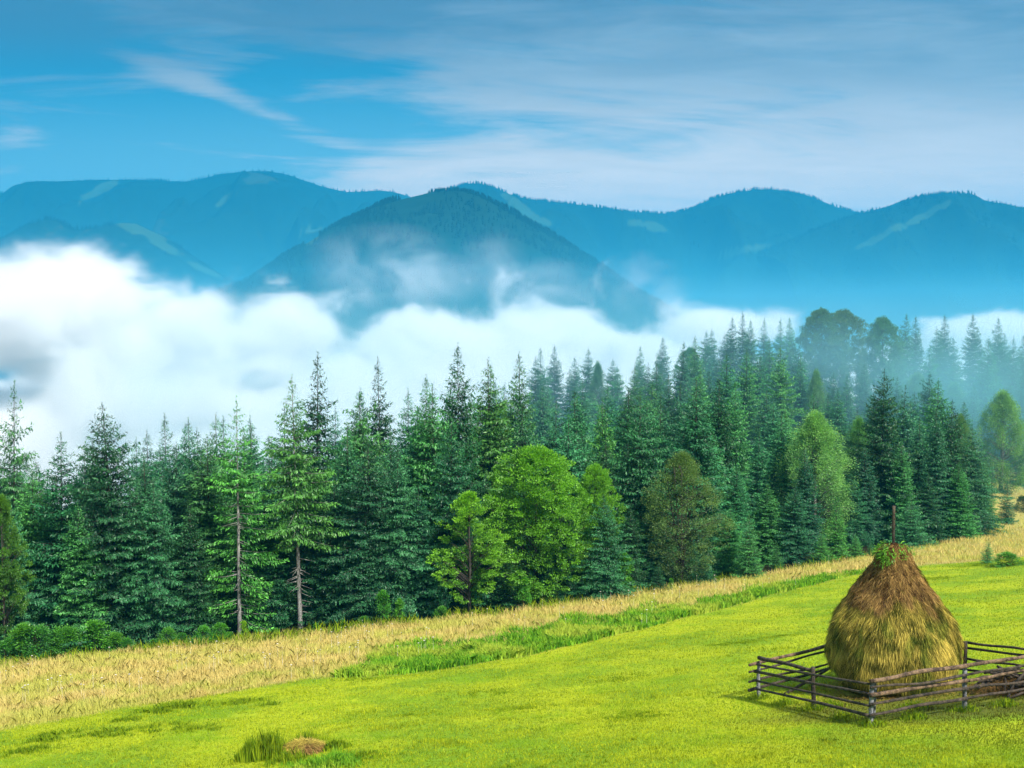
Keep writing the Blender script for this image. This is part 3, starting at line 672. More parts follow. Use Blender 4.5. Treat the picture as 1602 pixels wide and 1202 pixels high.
# ------------------------------------------------------------ the forest
# tints multiply the needle colour: each tree's own hue
TINT = {'dark green': (.48, .58, .56), 'deep blue-green': (.62, .78, .98), 'blue-green': (1.05, 1.12, 1.3), 'mid green': (1.45, 1.3, .95),
        'yellow-green': (1.9, 1.45, .75), 'pale green': (1.9, 1.6, 1.35), 'bright green': (1.8, 1.6, .8)}
FOREST = []    # (px, top row, y, proto, tint name, width)
H_ = [
 (22, 603, 66, 'ragged', 'mid green', .8), (2, 690, 70, 'narrow', 'dark green', 1), (58, 735, 64, 'full', 'mid green', 1), (98, 680, 63, 'full2', 'deep blue-green', 1.0), (128, 702, 74, 'narrow', 'deep blue-green', 1),
 (190, 634, 63, 'broad', 'dark green', 1.0), (152, 690, 88, 'narrow', 'blue-green', 1), (265, 652, 100, 'narrow2', 'blue-green', 1), (238, 676, 96, 'narrow', 'blue-green', 1), (216, 688, 118, 'narrow', 'blue-green', 1),
 (300, 658, 92, 'narrow', 'blue-green', 1), (286, 668, 106, 'narrow2', 'blue-green', 1), (325, 700, 75, 'full', 'deep blue-green', 1), (344, 650, 74, 'narrow', 'mid green', 1), (357, 656, 83, 'narrow2', 'blue-green', 1),
 (375, 626, 63.5, 'BARE1', 'yellow-green', 1), (400, 655, 90, 'narrow', 'blue-green', 1), (426, 684, 84, 'full', 'blue-green', 1), (446, 640, 96, 'narrow2', 'blue-green', 1),
 (470, 590, 65.5, 'BARE2', 'yellow-green', 1.05), (497, 558, 76, 'narrow2', 'dark green', 1.0), (524, 640, 112, 'narrow', 'blue-green', 1), (545, 668, 69, 'full', 'blue-green', 1), (562, 614, 100, 'full', 'dark green', .8),
 (600, 566, 84, 'narrow2', 'dark green', .9), (578, 690, 66, 'wide', 'deep blue-green', 1), (618, 700, 66.5, 'wide', 'blue-green', .9), (640, 612, 101, 'narrow', 'blue-green', 1), (668, 592, 86, 'full', 'mid green', .9), (655, 640, 74, 'narrow', 'blue-green', 1),
 (692, 606, 96, 'narrow', 'blue-green', 1), (718, 543, 79, 'full', 'dark green', .85), (702, 660, 67.5, 'wide', 'deep blue-green', .85), (755, 580, 98, 'narrow2', 'blue-green', 1), (770, 565, 82, 'narrow', 'yellow-green', 1.15), (738, 625, 104, 'narrow', 'blue-green', 1),
 (786, 602, 122, 'narrow', 'blue-green', 1), (818, 556, 101, 'full', 'mid green', .85), (838, 560, 150, 'narrow', 'deep blue-green', 1), (847, 546, 160, 'narrow2', 'deep blue-green', 1), (867, 542, 163, 'full', 'deep blue-green', .85), (848, 604, 128, 'full', 'blue-green', 1),
 (892, 577, 158, 'narrow', 'deep blue-green', 1), (903, 560, 162, 'full', 'deep blue-green', .9), (920, 545, 164, 'narrow', 'deep blue-green', 1), (908, 596, 132, 'narrow', 'blue-green', 1), (900, 612, 92, 'full', 'blue-green', 1.1), (943, 626, 86, 'full2', 'yellow-green', .8),
 (968, 572, 155, 'narrow', 'blue-green', 1), (988, 572, 135, 'narrow', 'mid green', 1), (1000, 543, 158, 'full', 'blue-green', .8), (1012, 600, 116, 'full', 'mid green', 1), (1034, 529, 164, 'full', 'deep blue-green', .85), (1024, 564, 128, 'narrow', 'blue-green', 1),
 (1060, 537, 138, 'full', 'blue-green', .85), (1056, 600, 108, 'wide', 'blue-green', .85), (1087, 529, 142, 'full', 'mid green', .9), (1101, 518, 172, 'narrow', 'deep blue-green', 1), (1112, 516, 176, 'narrow', 'deep blue-green', 1), (1094, 580, 114, 'narrow', 'mid green', 1),
 (1133, 521, 168, 'narrow', 'deep blue-green', 1), (1142, 498, 165, 'full', 'deep blue-green', .85), (1134, 556, 118, 'full', 'blue-green', 1.05), (1163, 490, 170, 'narrow2', 'dark green', 1), (1171, 502, 166, 'full', 'deep blue-green', .8), (1166, 549, 122, 'narrow', 'mid green', 1.1),
 (1193, 500, 176, 'narrow2', 'deep blue-green', 1), (1187, 556, 134, 'narrow', 'blue-green', 1), (1219, 500, 178, 'narrow2', 'blue-green', 1), (1236, 498, 174, 'full', 'blue-green', .8), (1219, 543, 124, 'wide', 'mid green', .8), (1205, 530, 155, 'full', 'blue-green', .9),
 (1410, 493, 172, 'full', 'deep blue-green', .85), (1432, 497, 176, 'full', 'deep blue-green', .8), (1462, 513, 170, 'narrow', 'deep blue-green', 1), (1474, 495, 174, 'full', 'deep blue-green', .85), (1491, 528, 168, 'narrow', 'deep blue-green', 1), (1523, 494, 170, 'full', 'deep blue-green', 1),
 (1556, 499, 168, 'full', 'dark green', .85), (1570, 522, 172, 'narrow', 'deep blue-green', 1), (1581, 528, 166, 'narrow', 'deep blue-green', 1), (1596, 526, 168, 'full', 'deep blue-green', .9), (1615, 520, 168, 'full', 'deep blue-green', .9), (1450, 540, 150, 'narrow', 'blue-green', 1), (1540, 530, 152, 'full', 'blue-green', 1),
 (1250, 560, 140, 'narrow', 'blue-green', 1), (1323, 588, 142, 'full', 'blue-green', .9), (1301, 584, 145, 'narrow', 'blue-green', 1), (1350, 570, 148, 'full', 'blue-green', 1), (1400, 590, 140, 'full', 'blue-green', 1),
 (1376, 580, 97, 'broad', 'dark green', .9), (1182, 674, 96, 'full', 'blue-green', .85), (1222, 646, 97, 'narrow', 'blue-green', 1.1), (1151, 728, 84, 'full', 'blue-green', 1), (1117, 680, 86, 'full', 'pale green', .9), (1000, 682, 82, 'full', 'pale green', .9), (983, 690, 79, 'full2', 'pale green', .8),
 (1200, 756, 85, 'full', 'mid green', 1.15), (1240, 760, 84.5, 'wide', 'deep blue-green', 1.0), (1262, 700, 91, 'full', 'deep blue-green', .85), (1435, 652, 102, 'full', 'blue-green', .9), (1464, 637, 99, 'full', 'blue-green', .8), (1484, 628, 101, 'broad', 'dark green', .85),
 (1516, 668, 104, 'wide', 'blue-green', 1), (1500, 725, 98, 'full', 'mid green', 1.2), (1412, 690, 95, 'full', 'pale green', .9), (1536, 720, 107, 'full', 'mid green', 1.1), (1330, 740, 93, 'wide', 'deep blue-green', .9), (1350, 700, 95, 'full', 'deep blue-green', 1), (1450, 740, 96, 'wide', 'dark green', 1),
 (944, 776, 67.5, 'wide', 'blue-green', 1.0), (1075, 830, 76, 'full', 'deep blue-green', 1.3), (1140, 790, 77, 'full2', 'mid green', 1.1), (885, 790, 68, 'wide', 'dark green', .8), (760, 740, 71, 'full', 'dark green', 1), (1600, 682, 134, 'wide', 'deep blue-green', 1), (1543, 692, 137, 'wide', 'blue-green', 1), (1535, 575, 152, 'full', 'deep blue-green', 1), (1555, 590, 149, 'full2', 'blue-green', 1), (1577, 602, 148, 'full', 'deep blue-green', 1), (1597, 580, 151, 'full2', 'dark green', 1), (1614, 592, 148, 'full', 'blue-green', 1), (1546, 622, 146, 'wide', 'deep blue-green', 1), (1587, 632, 145.5, 'wide', 'dark green', 1), (1606, 560, 157, 'full', 'deep blue-green', 1), (1520, 602, 146, 'full', 'blue-green', 1), (1565, 640, 144.5, 'wide', 'deep blue-green', 1), (1605, 640, 144, 'wide', 'blue-green', 1), (15, 780, 61, 'wide', 'blue-green', .8), (-20, 700, 62, 'full', 'mid green', 1),
 (245, 755, 62.5, 'wide', 'blue-green', .9), (130, 790, 61.5, 'full', 'mid green', 1), (415, 760, 66, 'full', 'dark green', 1), (520, 740, 66.5, 'full', 'dark green', 1), (575, 800, 65, 'full2', 'deep blue-green', 1), (650, 760, 66.5, 'full', 'deep blue-green', 1),
 (300, 790, 63.5, 'full', 'dark green', 1), (440, 800, 67.5, 'full2', 'dark green', 1), (40, 760, 70, 'wide', 'deep blue-green', 1), (160, 740, 70, 'wide', 'dark green', 1), (1020, 780, 74, 'full', 'deep blue-green', 1), (985, 790, 72, 'wide', 'dark green', .8),
]
for t in H_: FOREST.append(list(t))
hero_n = len(FOREST)
# the rest of the wood, standing lower than the skyline of the trees above
sil = sorted((h[0], h[1]) for h in FOREST)
def sky_row(px):
    n = [t for p, t in sil if abs(p - px) < 38]
    return min(n) if n else 700
r_ = np.random.default_rng(91)
taken = [(on_ground(h[0], h[2]).x, h[2]) for h in FOREST]
tries = 0; added = 0
while added < 122 and tries < 6000:
    tries += 1
    px = r_.uniform(-30, 1640)
    ymax = np.interp(px, [0, 400, 700, 900, 1602], [105, 110, 135, 165, 172])
    y = r_.uniform(float(edge_y(px)) + 3.5, ymax)
    if px > 1525 and y < 150: continue
    if any(abs(px - l_) < w_ and y < y_ + 3 for l_, w_, y_ in ((735, 50, 64.8), (838, 75, 68.5), (932, 30, 72.5), (1066, 55, 72.8), (1273, 50, 94))): continue
    p = on_ground(px, y)
    dmin = 2.3 if y < 90 else 3.6
    if min((p.x - a_) ** 2 + (p.y - b_) ** 2 for a_, b_ in taken) < dmin ** 2: continue
    hgt = r_.uniform(10.5, 15.5)
    top = P(px, 600, y); 
    t_row = 601 - F * (y * ST + (p.z + hgt) * CT) / (y * CT - (p.z + hgt) * ST)
    t_row = max(t_row, sky_row(px) + r_.uniform(14, 70))
    kinds = ['full', 'full2', 'narrow', 'wide', 'narrow']
    tn = ['blue-green', 'deep blue-green', 'mid green', 'blue-green', 'dark green'][r_.integers(5)]
    zt = zrow(y, t_row)
    if zt - p.z < 6: continue
    FOREST.append([px, t_row, y, kinds[r_.integers(5)], tn, r_.uniform(.9, 1.2)]); taken.append((p.x, y)); added += 1

# leafy trees and bushes: px, top row, y, proto, tint, width in px, label
LEAFY = [
 (735, 770, 64.8, BEECH[1], (2.3, 1.7, .8), 116, 'lime green leafy tree with ragged layered branches at the meadow edge', 'leafy_tree'),
 (838, 700, 68.5, BEECH[0], (1.8, 1.45, .8), 170, 'big round bright green tree, the fullest leafy crown at the meadow edge', 'leafy_tree'),
 (932, 728, 72.5, BEECH[0], (1.8, 1.45, .75), 72, 'small bright green leafy top peeking out beside the big round green tree', 'leafy_tree'),
 (1066, 708, 72.8, THIN, (1.5, .85, 1.8), 130, 'thin-leaved brownish olive tree with many upright bare stems showing', 'leafy_tree'),
 (1273, 646, 94, BIRCH[0], (2.6, 1.75, 4.5), 112, 'pale yellow-green feathery birch in the middle of the right-hand wood', 'birch_tree'),
 (1340, 655, 104, BIRCH[0], (1.5, 1.25, 3), 60, 'pale green birch half hidden between the feathery birch and the tall dark spruce', 'birch_tree'),
 (1566, 613, 128, BIRCH[0], (2.2, 1.45, 2.2), 84, 'tall olive-green birch standing before the misty spruces by the dry hill at the far right', 'birch_tree'),
 (1500, 650, 118, BIRCH[0], (1.5, 1.0, 1.5), 44, 'yellowish rounded birch top just above the dark spruces on the right', 'birch_tree'),
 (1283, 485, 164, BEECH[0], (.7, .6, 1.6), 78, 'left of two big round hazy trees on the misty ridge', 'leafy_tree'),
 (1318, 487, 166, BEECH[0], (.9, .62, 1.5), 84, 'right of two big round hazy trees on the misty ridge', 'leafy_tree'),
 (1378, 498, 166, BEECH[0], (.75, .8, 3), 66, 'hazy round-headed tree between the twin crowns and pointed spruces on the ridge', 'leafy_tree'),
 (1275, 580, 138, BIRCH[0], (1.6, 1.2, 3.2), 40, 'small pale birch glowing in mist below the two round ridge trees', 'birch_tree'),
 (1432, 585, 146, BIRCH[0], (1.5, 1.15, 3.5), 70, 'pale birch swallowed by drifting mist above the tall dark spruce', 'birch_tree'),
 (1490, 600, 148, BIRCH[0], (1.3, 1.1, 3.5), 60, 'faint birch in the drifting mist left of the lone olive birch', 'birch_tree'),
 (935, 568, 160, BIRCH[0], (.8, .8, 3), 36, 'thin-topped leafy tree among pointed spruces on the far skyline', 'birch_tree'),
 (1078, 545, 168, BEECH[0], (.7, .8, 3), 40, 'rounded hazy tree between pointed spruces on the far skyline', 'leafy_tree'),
 (790, 645, 112, BIRCH[0], (1.3, .9, 1), 30, 'small yellowish leafy top behind the yellow-green spruce in the middle', 'birch_tree'),
 (8, 775, 59.5, BEECH[1], (1.1, .9, .8), 40, 'olive leafy tree cut by the left edge of the wood', 'leafy_tree'),
]
for (px, top, y, pr, tint, wpx, lab, nm) in LEAFY:
    p = on_ground(px, y); zt = zrow(y, top); hg = zt - p.z
    cr = pr[1].data; co = np.empty(len(cr.vertices) * 3, np.float32); cr.vertices.foreach_get('co', co); co = co.reshape(-1, 3)
    Hn = np.percentile(co[:, 2], 99.7); Wn = np.percentile(np.abs(co[:, 0]), 99) * 2
    sc = hg / Hn; wd = (wpx / F * y) / (Wn * sc)
    plant(pr, nm, p - Vector((0, 0, .05)), sc, r_.random() * 6.28, tint, lab, 'birch' if 'birch' in nm else 'tree', wid=max(.45, min(1.8, wd)))

LAND = [(190, 'the broad dark spruce'), (375, 'the pale bare trunk'), (470, 'the bare grey trunk'), (600, 'the slender central spire'), (718, 'the tallest central spruce'), (838, 'the big round tree'), (943, 'the yellow-green spire'),
        (1066, 'the brownish tree'), (1163, 'the highest ridge spire'), (1273, 'the feathery pale birch'), (1387, 'the haystack pole'), (1484, 'the very dark broad spruce'), (1549, 'the lone little spruce')]
ORD = ['first', 'second', 'third', 'fourth', 'fifth', 'sixth', 'seventh', 'eighth', 'ninth', 'tenth', 'eleventh', 'twelfth', 'thirteenth', 'fourteenth', 'fifteenth', 'sixteenth', 'seventeenth', 'eighteenth', 'nineteenth', 'twentieth', 'twenty-first', 'twenty-second', 'twenty-third', 'twenty-fourth', 'twenty-fifth', 'twenty-sixth', 'twenty-seventh', 'twenty-eighth', 'twenty-ninth', 'thirtieth']
SPECIAL = {(943, 626): 'short yellow-green pointed spruce standing out above the small bright leafy top',
           (375, 626): 'slim yellow-green spruce whose pale bare trunk shows down its front',
           (470, 590): 'tall yellow-green spruce with long bare grey lower trunk and dead snags',
           (190, 634): 'broad dark green spruce, the widest one at the left of the wood',
           (22, 603): 'tall ragged sparse spruce rising against the fog at the far left',
           (497, 558): 'tall dark pointed spruce towering just behind the spruce with bare lower trunk',
           (718, 543): 'tallest dark pointed spruce in the centre, breaking high above the skyline',
           (600, 566): 'slender dark spruce rising clear of its neighbours left of centre',
           (1376, 580): 'tall dark cone-shaped spruce standing directly behind the haystack pole',
           (1484, 628): 'broad very dark spruce right of the haystack, near the dry hill',
           (770, 565): 'narrow yellow-green spruce just right of the tallest dark central spruce',
           (1163, 490): 'highest slender dark spruce spire on the right-hand skyline',
           (867, 542): 'dark full spruce, the tallest of the far silhouettes above the round tree',
           (944, 776): 'dense blue-green spruce at the meadow edge right of the big round tree'}
def tier(px, y):
    e = y - float(edge_y(px))
    return 'in the front row' if e < 6 else 'in the second row' if e < 16 else 'deeper in the wood' if y < 125 else 'on the misty ridge'
bins = {}
for t in FOREST:
    lm = max([l for l in LAND if l[0] < t[0] - 3] or [(-999, 'the left picture edge')], key=lambda l: l[0])
    t.append((tier(t[0], t[2]), lm[1])); bins.setdefault(t[6], []).append(t)
for b in bins.values():
    b.sort(key=lambda q: q[0])
    for k, q in enumerate(b): q.append(k)
SPH = {}
for t in FOREST:
    px, top, y, kind, tn, wd, (ti_, lm), k = t
    p = on_ground(px, y); hg = zrow(y, top) - p.z
    pr, base_h = (BARE1, 16) if kind == 'BARE1' else (BARE2, 18) if kind == 'BARE2' else (SPRUCE[kind], 16)
    sc = hg / base_h
    size = 'tall' if hg > 17 else 'short' if hg < 11 else ''
    sh = {'narrow': 'narrow', 'narrow2': 'slender', 'broad': 'broad', 'wide': 'broad', 'ragged': 'ragged', 'full': '', 'full2': 'uneven'}.get(kind, '')
    lab = SPECIAL.get((px, top)) or ' '.join(f"{size} {sh if not size else ''} {tn} spruce, {ORD[k]} to the right of {lm} {ti_}".split()).replace(' ,', ',')
    lab = lab.replace('to the right of', 'right of')
    wob = r_.uniform(.80, 1.22) * r_.uniform(.90, 1.10, 3); tnt = [a_ * b_ for a_, b_ in zip(TINT[tn], wob)]
    # keep shapes natural: very tall or short trees widen with the square root only
    wd2 = wd * (16 * sc / 16) ** -.25
    plant(pr, 'spruce_tree', p - Vector((0, 0, .1)), sc, r_.random() * 6.28 if kind != 'BARE1' else -.15, tnt, lab, 'spruce', 'spruces of the forest', wid=wd2, lean=r_.normal() * .02)

YS = [(1171, 806, 'blue-green', 74.5, 0, 'dense young spruce with sunlit side at the meadow edge, right of the brownish tree', 1.0, 'mid green'),
      (1285, 828, 'mid green', 82.6, 1, 'small young spruce at the meadow edge, left of three below the pale birch', .9, 'bright green'),
      (1307, 781, 'mid green', 84.3, 0, 'tallest young spruce in front of the dark gap left of the haystack pole', .9, 'bright green'),
      (1338, 835, 'bright green', 85, 1, 'bright green bushy young spruce just left of the haystack pole', 1.2, 'bright green'),
      (1362, 846, 'mid green', 86.5, 1, 'tiny young spruce touching the haystack top from behind', .9, 'mid green'),
      (1424, 776, 'blue-green', 90, 1, 'wide blue-green young spruce just right of the haystack pole', 1.25, 'blue-green'),
      (1574, 756, 'blue-green', 109.5, 0, 'thin-topped young spruce standing before the dry hill at the right', .95, 'deep blue-green'),
      (1545, 843, 'pale green', spot_on(1545, 882)[1], 1, 'lone little spruce standing out on the mown grass at the right', .95, 'pale green'),
      (1030, 880, 'dark green', 70, 1, 'low dark young spruce under the brownish thin-leaved tree', 1.1, 'dark green'),
      (790, 860, 'dark green', 66.2, 0, 'dark young spruce between the lime green and the big round tree', 1.1, 'dark green'),
      (862, 880, 'dark green', 66.8, 0, 'small dark spruce in the shade beneath the big round green tree', 1.1, 'dark green'),
      (1100, 860, 'deep blue-green', 72.5, 1, 'dark young spruce just right below the brownish thin-leaved tree', 1.2, 'deep blue-green'),
      (1215, 850, 'mid green', 81.5, 0, 'short young spruce left of the three below the pale birch', 1.0, 'mid green')]
for (px, top, _, y, k, lab, wd, tn) in YS:
    p = on_ground(px, y); hg = zrow(y, top) - p.z
    plant(YOUNG[k], 'young_spruce_tree', p - Vector((0, 0, .05)), hg / 6, r_.random() * 6.28, TINT[tn], lab, 'young spruce', 'young spruces along the meadow edge', wid=wd)

BS = [(110, 985, 58.8, 0, (1.1, 1.15, 1.0), 'middling green bush between the grey-green and the low light bush', 1.2), (182, 992, 59.2, 0, (1.2, 1.2, .9), 'round green bush right of the tallest upright bush', 1.3), (40, 978, 58.2, 1, (1.1, 1.1, .9), 'upright green bush second from the left end of the wood', 1.2), (262, 985, 59.9, 0, (1.0, 1.1, .9), 'medium green bush left of the darker bush near the pale trunk', 1.2),
      (360, 990, 60.6, 0, (1.1, 1.2, .8), 'low green bush at the very foot of the pale bare trunk', 1.0), (430, 1000, 61.2, 0, (.9, 1.1, .9), 'low dark bush left of the bare grey trunk', 1.4), (570, 965, 62.8, 0, (.8, 1.0, .9), 'dark bush midway between bare grey trunk and lime tree', 1.4), (690, 950, 64, 0, (1.0, 1.1, .8), 'dark green bush under the lime green leafy tree', 1.5),
      (20, 1000, 58.0, 0, (.8, 1.0, 1.1), 'dark bluish bush at the far left foot of the wood', 1.3), (200, 1000, 59.3, 0, (.8, 1.05, 1.0), 'dark green bush just right of the little yellow-green bush', 1.3), (240, 1000, 59.6, 1, (.8, 1.0, .9), 'dark low shrub midway between the broad spruce and the round bush', 1.3),
      (60, 985, 58.3, 0, (.7, .9, 1.1), 'dark green bush at the meadow edge under the leftmost spruces', 1.2), (98, 985, 58.6, 0, (1.0, 1.1, 1.2), 'grey-green bush left of the tallest bush below the broad spruce', 1),
      (128, 1000, 58.6, 1, (1.1, 1.2, .9), 'low light green bush touching the dry grass on the left', 1.1), (150, 973, 59, 1, (1.1, 1.2, .9), 'tallest upright green bush below the broad dark spruce', 1.3), (165, 1008, 59, 0, (1.3, 1.2, .8), 'little yellow-green bush at the foot of the broad spruce', .9),
      (318, 982, 60.2, 0, (1.0, 1.25, .9), 'round light green bush left of the pale bare trunk', 1.2), (345, 978, 60.4, 0, (1.05, 1.25, .9), 'light green bush just left of the yellow sapling', 1.2), (285, 992, 60.2, 0, (.7, 1, 1), 'darker green bush beside the round light green bush', 1.2),
      (382, 972, 60.6, 1, (3.2, 1.9, .6), 'thin yellow-leaved sapling under the pale bare trunk', .6), (400, 985, 60.9, 1, (1.0, 1.2, .9), 'small green sapling right of the yellow sapling', .7),
      (495, 976, 62, 0, (1.35, 1.3, .8), 'small yellow-green bush right of the bare grey trunk', .9), (538, 978, 62.3, 1, (1.2, 1.3, .8), 'small sprig-like bush second right of the bare grey trunk', .8),
      (600, 925, 63.2, 1, (.9, 1.15, .8), 'green sapling in the shade left of the lime green tree', .7), (625, 938, 63.2, 1, (1.3, 1.35, .8), 'lighter sapling beside the green sapling near the lime tree', .7),
      (820, 905, 65.2, 1, (1.1, 1.3, .8), 'bright sapling in shade under the big round green tree', .7), (975, 868, 68, 1, (1.3, 1.3, .9), 'yellow-green sapling in front of the dense blue-green spruce', .75),
      (1050, 905, 70.5, 1, (1.2, 1.25, .8), 'low weedy bush below the brownish tree', .8), (1548, 826, 103, 1, (2.0, 1.7, .7), 'yellow-green shrub where the spruces end at the right', 1.0),
      (1600, 778, 116, 0, (.45, .42, .6), 'dark leafless-looking bush cut by the right picture edge', 1.2), (1578, 866, spot_on(1578, 886)[1], 0, (1.1, 1.1, .9), 'low green scrub right of the lone little spruce', 2.2)]
for (px, top, y, k, tint, lab, wd) in BS:
    p = on_ground(px, y); hg = max(.5, zrow(y, top) - p.z)
    plant(BUSH[k], 'bush', p - Vector((0, 0, .03)), hg / 2, r_.random() * 6.28, tint, lab, 'bush', 'bushes along the meadow edge', wid=wd)
# ------------------------------------------------------------ haystack
def straw_mat():
    m, nt, o = newmat('hay')
    v = attr(nt, 'var'); zn = attr(nt, 'zone')
    g = nt.nodes.new('ShaderNodeTexCoord').outputs['Object']
    n = noise(nt, vscale(nt, g, (1, 1, .6)), 1.7, 4, .6); n2 = noise(nt, g, 6, 3, .6)
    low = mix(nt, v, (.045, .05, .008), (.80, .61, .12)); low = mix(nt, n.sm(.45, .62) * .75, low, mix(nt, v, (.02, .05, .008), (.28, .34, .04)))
    topc = mix(nt, v, (.045, .022, .010), (.54, .33, .11)); topc = mix(nt, n2.sm(.55, .7) * .6, topc, mix(nt, v, (.05, .035, .01), (.48, .34, .08)))
    c = mix(nt, (zn + (n - .5) * 1.3).sm(.35, .65), low, topc)
    d = nt.nodes.new('ShaderNodeBsdfDiffuse'); t = nt.nodes.new('ShaderNodeBsdfTranslucent'); nt.links.new(c, d.inputs[0]); nt.links.new(c, t.inputs[0])
    ms = nt.nodes.new('ShaderNodeMixShader'); ms.inputs[0].default_value = .15
    nt.links.new(d.outputs[0], ms.inputs[1]); nt.links.new(t.outputs[0], ms.inputs[2]); nt.links.new(ms.outputs[0], o.inputs[0]); return m
M_HAY = straw_mat()
PR_H = np.array([0, .3, .5, .65, .9, 1.15, 1.4, 2.0, 2.48, 2.9, 3.48, 3.85, 4.02, 4.1])
PR_R = np.array([1.25, 1.38, 1.60, 1.75, 1.81, 1.82, 1.79, 1.61, 1.29, .95, .54, .39, .21, .04])
def hay_r(h, a):
    return np.interp(h, PR_H, PR_R) * (1 + .03 * np.sin(3 * a + 1) + .022 * np.sin(5 * a + h * 2)) + .10 * fbm(a * 2.2, h * 1.6, 3, 44) * np.clip(np.interp(h, PR_H, PR_R), 0, 1)
hay = empty('haystack', (HS.x, HS.y, gz(HS.x, HS.y) - .05))
hay.scale = (.95, .95, 1.025)
tag(hay, 'tall bell-shaped haystack, brown above and golden-green below, around a bare wooden pole', 'haystack')
A_, Hh = np.meshgrid(np.linspace(0, 2 * math.pi, 120, endpoint=False), np.linspace(0, 4.1, 90), indexing='ij')
Rr = hay_r(Hh, A_) - .05
v = np.stack([np.cos(A_) * Rr, np.sin(A_) * Rr, Hh], -1)
id_ = np.arange(120 * 90).reshape(120, 90); jd = np.roll(id_, -1, 0)
f = np.stack([id_[:, :-1], jd[:, :-1], jd[:, 1:], id_[:, 1:]], -1).reshape(-1, 4)
V0 = v.reshape(-1, 3)
r = np.random.default_rng(12)
n = 170000
h = 4.05 * (1 - r.random(n) ** .85 * 1.0); h = np.clip(r.uniform(.12, 4.05, n) , .1, 4.05)
wgt = np.interp(h, PR_H, PR_R) / 1.95; kp = r.random(n) < wgt + .12; h = h[kp]; n = len(h)
a = r.random(n) * 6.283
# shingled tufts: whole handfuls share a lean and stand-off
cell = fbm(a * 5.5, h * 4.0, 3, 7); cell2 = fbm(a * 9, h * 3.0, 2, 19)
rad = hay_r(h, a) + r.uniform(-.05, .07, n) + .05 * cell
dh = .02; slope = (hay_r(h - dh, a) - hay_r(h, a)) / dh
base = np.stack([np.cos(a) * rad, np.sin(a) * rad, h], 1)
down = unit(np.stack([np.cos(a) * slope, np.sin(a) * slope, -np.ones(n)], 1))
lat = np.stack([-np.sin(a), np.cos(a), np.zeros(n)], 1); outw = np.stack([np.cos(a), np.sin(a), np.zeros(n)], 1)
topz = np.clip((h - 2.3) / 1.0, 0, 1)
spread_ = .22 + .6 * topz
d = unit(down + lat * (r.normal(size=n) * spread_ + cell2 * .45)[:, None] + outw * (r.normal(size=n) * .10 + .10 + .12 * np.clip(cell, 0, 1))[:, None])
L = r.uniform(.14, .42, n) * (1 - .4 * topz); Wd = r.uniform(.005, .014, n)
sd_ = unit(np.cross(d, outw + r.normal(size=(n, 3)) * .3))
sv_, sf_ = quads_from(base, d, sd_, L, Wd, .04)
var = np.clip(np.where(r.random(n) < .6, r.random(n) * .32, r.uniform(.3, 1.0, n)) + cell * .45 + .25 * cell2, 0, 1) * np.clip(.0 + h * .95, 0, 1)  # straws darken towards the foot: old hay, with shade painted into the colour
zone = np.clip((h - 1.9) / 1.35 + .12 * cell, 0, 1)
VV = np.concatenate([V0, sv_]); FF = np.concatenate([f, sf_ + len(V0)])
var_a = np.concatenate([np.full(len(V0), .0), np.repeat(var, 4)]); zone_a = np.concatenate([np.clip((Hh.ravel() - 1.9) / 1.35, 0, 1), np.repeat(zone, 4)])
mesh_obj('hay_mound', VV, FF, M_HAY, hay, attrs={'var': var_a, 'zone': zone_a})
M_WOOD = bark_mat('weathered_wood', (.014, .010, .007), (.092, .066, .045), 9)
M_GREY = bark_mat('grey_wood', (.05, .05, .055), (.28, .28, .30), 9)
M_RED = bark_mat('peeled_red_wood', (.035, .020, .012), (.23, .145, .085), 7)
def pole_obj(name, p0, p1, r0, r1, mat, parent, seed=0, sag=0., K=8, knots=3):
    rr = random.Random(seed); p0 = np.array(p0, float); p1 = np.array(p1, float); n = 9
    t = np.linspace(0, 1, n)[:, None]
    pts = p0 * (1 - t) + p1 * t
    Lg = np.linalg.norm(p1 - p0)
    w1, w2 = rr.uniform(-.016, .016) * Lg, rr.uniform(-.011, .011) * Lg
    side = np.cross((p1 - p0) / Lg, [0, 0, 1.]); side = side / (np.linalg.norm(side) + 1e-6) if np.linalg.norm(side) > .1 else np.array([1., 0, 0])
    pts = pts + side[None] * (np.sin(t * math.pi) * w1 + np.sin(t * 2 * math.pi) * w2)
    if abs((p1 - p0)[2]) < .7 * Lg: pts[:, 2] += (np.sin(t * math.pi) * (sag + w2) + np.sin(t * 3 * math.pi) * w1 * .5)[:, 0]
    rad = np.linspace(r0, r1, n) * np.array([1 + rr.uniform(-.09, .12) for _ in range(n)])
    segs = [(pts, rad)]
    v, f = tubes(segs, K)
    for _ in range(knots):                            # stubs of cut side branches
        k = rr.randrange(1, n - 1); a_ = rr.random() * 6.28
        q = pts[k]; dr = np.array([math.cos(a_), math.sin(a_), .4]); dr[:] -= (pts[k + 1] - pts[k]) / np.linalg.norm(pts[k + 1] - pts[k]) * .2
        vv, ff = tubes([(np.array([q, q + dr / np.linalg.norm(dr) * rad[k] * 1.7]), np.array([rad[k] * .42, rad[k] * .25]))], 5 + 1)
        f = np.concatenate([f, ff + len(v)]); v = np.concatenate([v, vv])
    return mesh_obj(name, v, f, mat, parent, smooth=False)
pole_obj('pole', (0, 0, 3.6), (-.03, .0, 5.08), .055, .043, M_WOOD, hay, 3, knots=5)
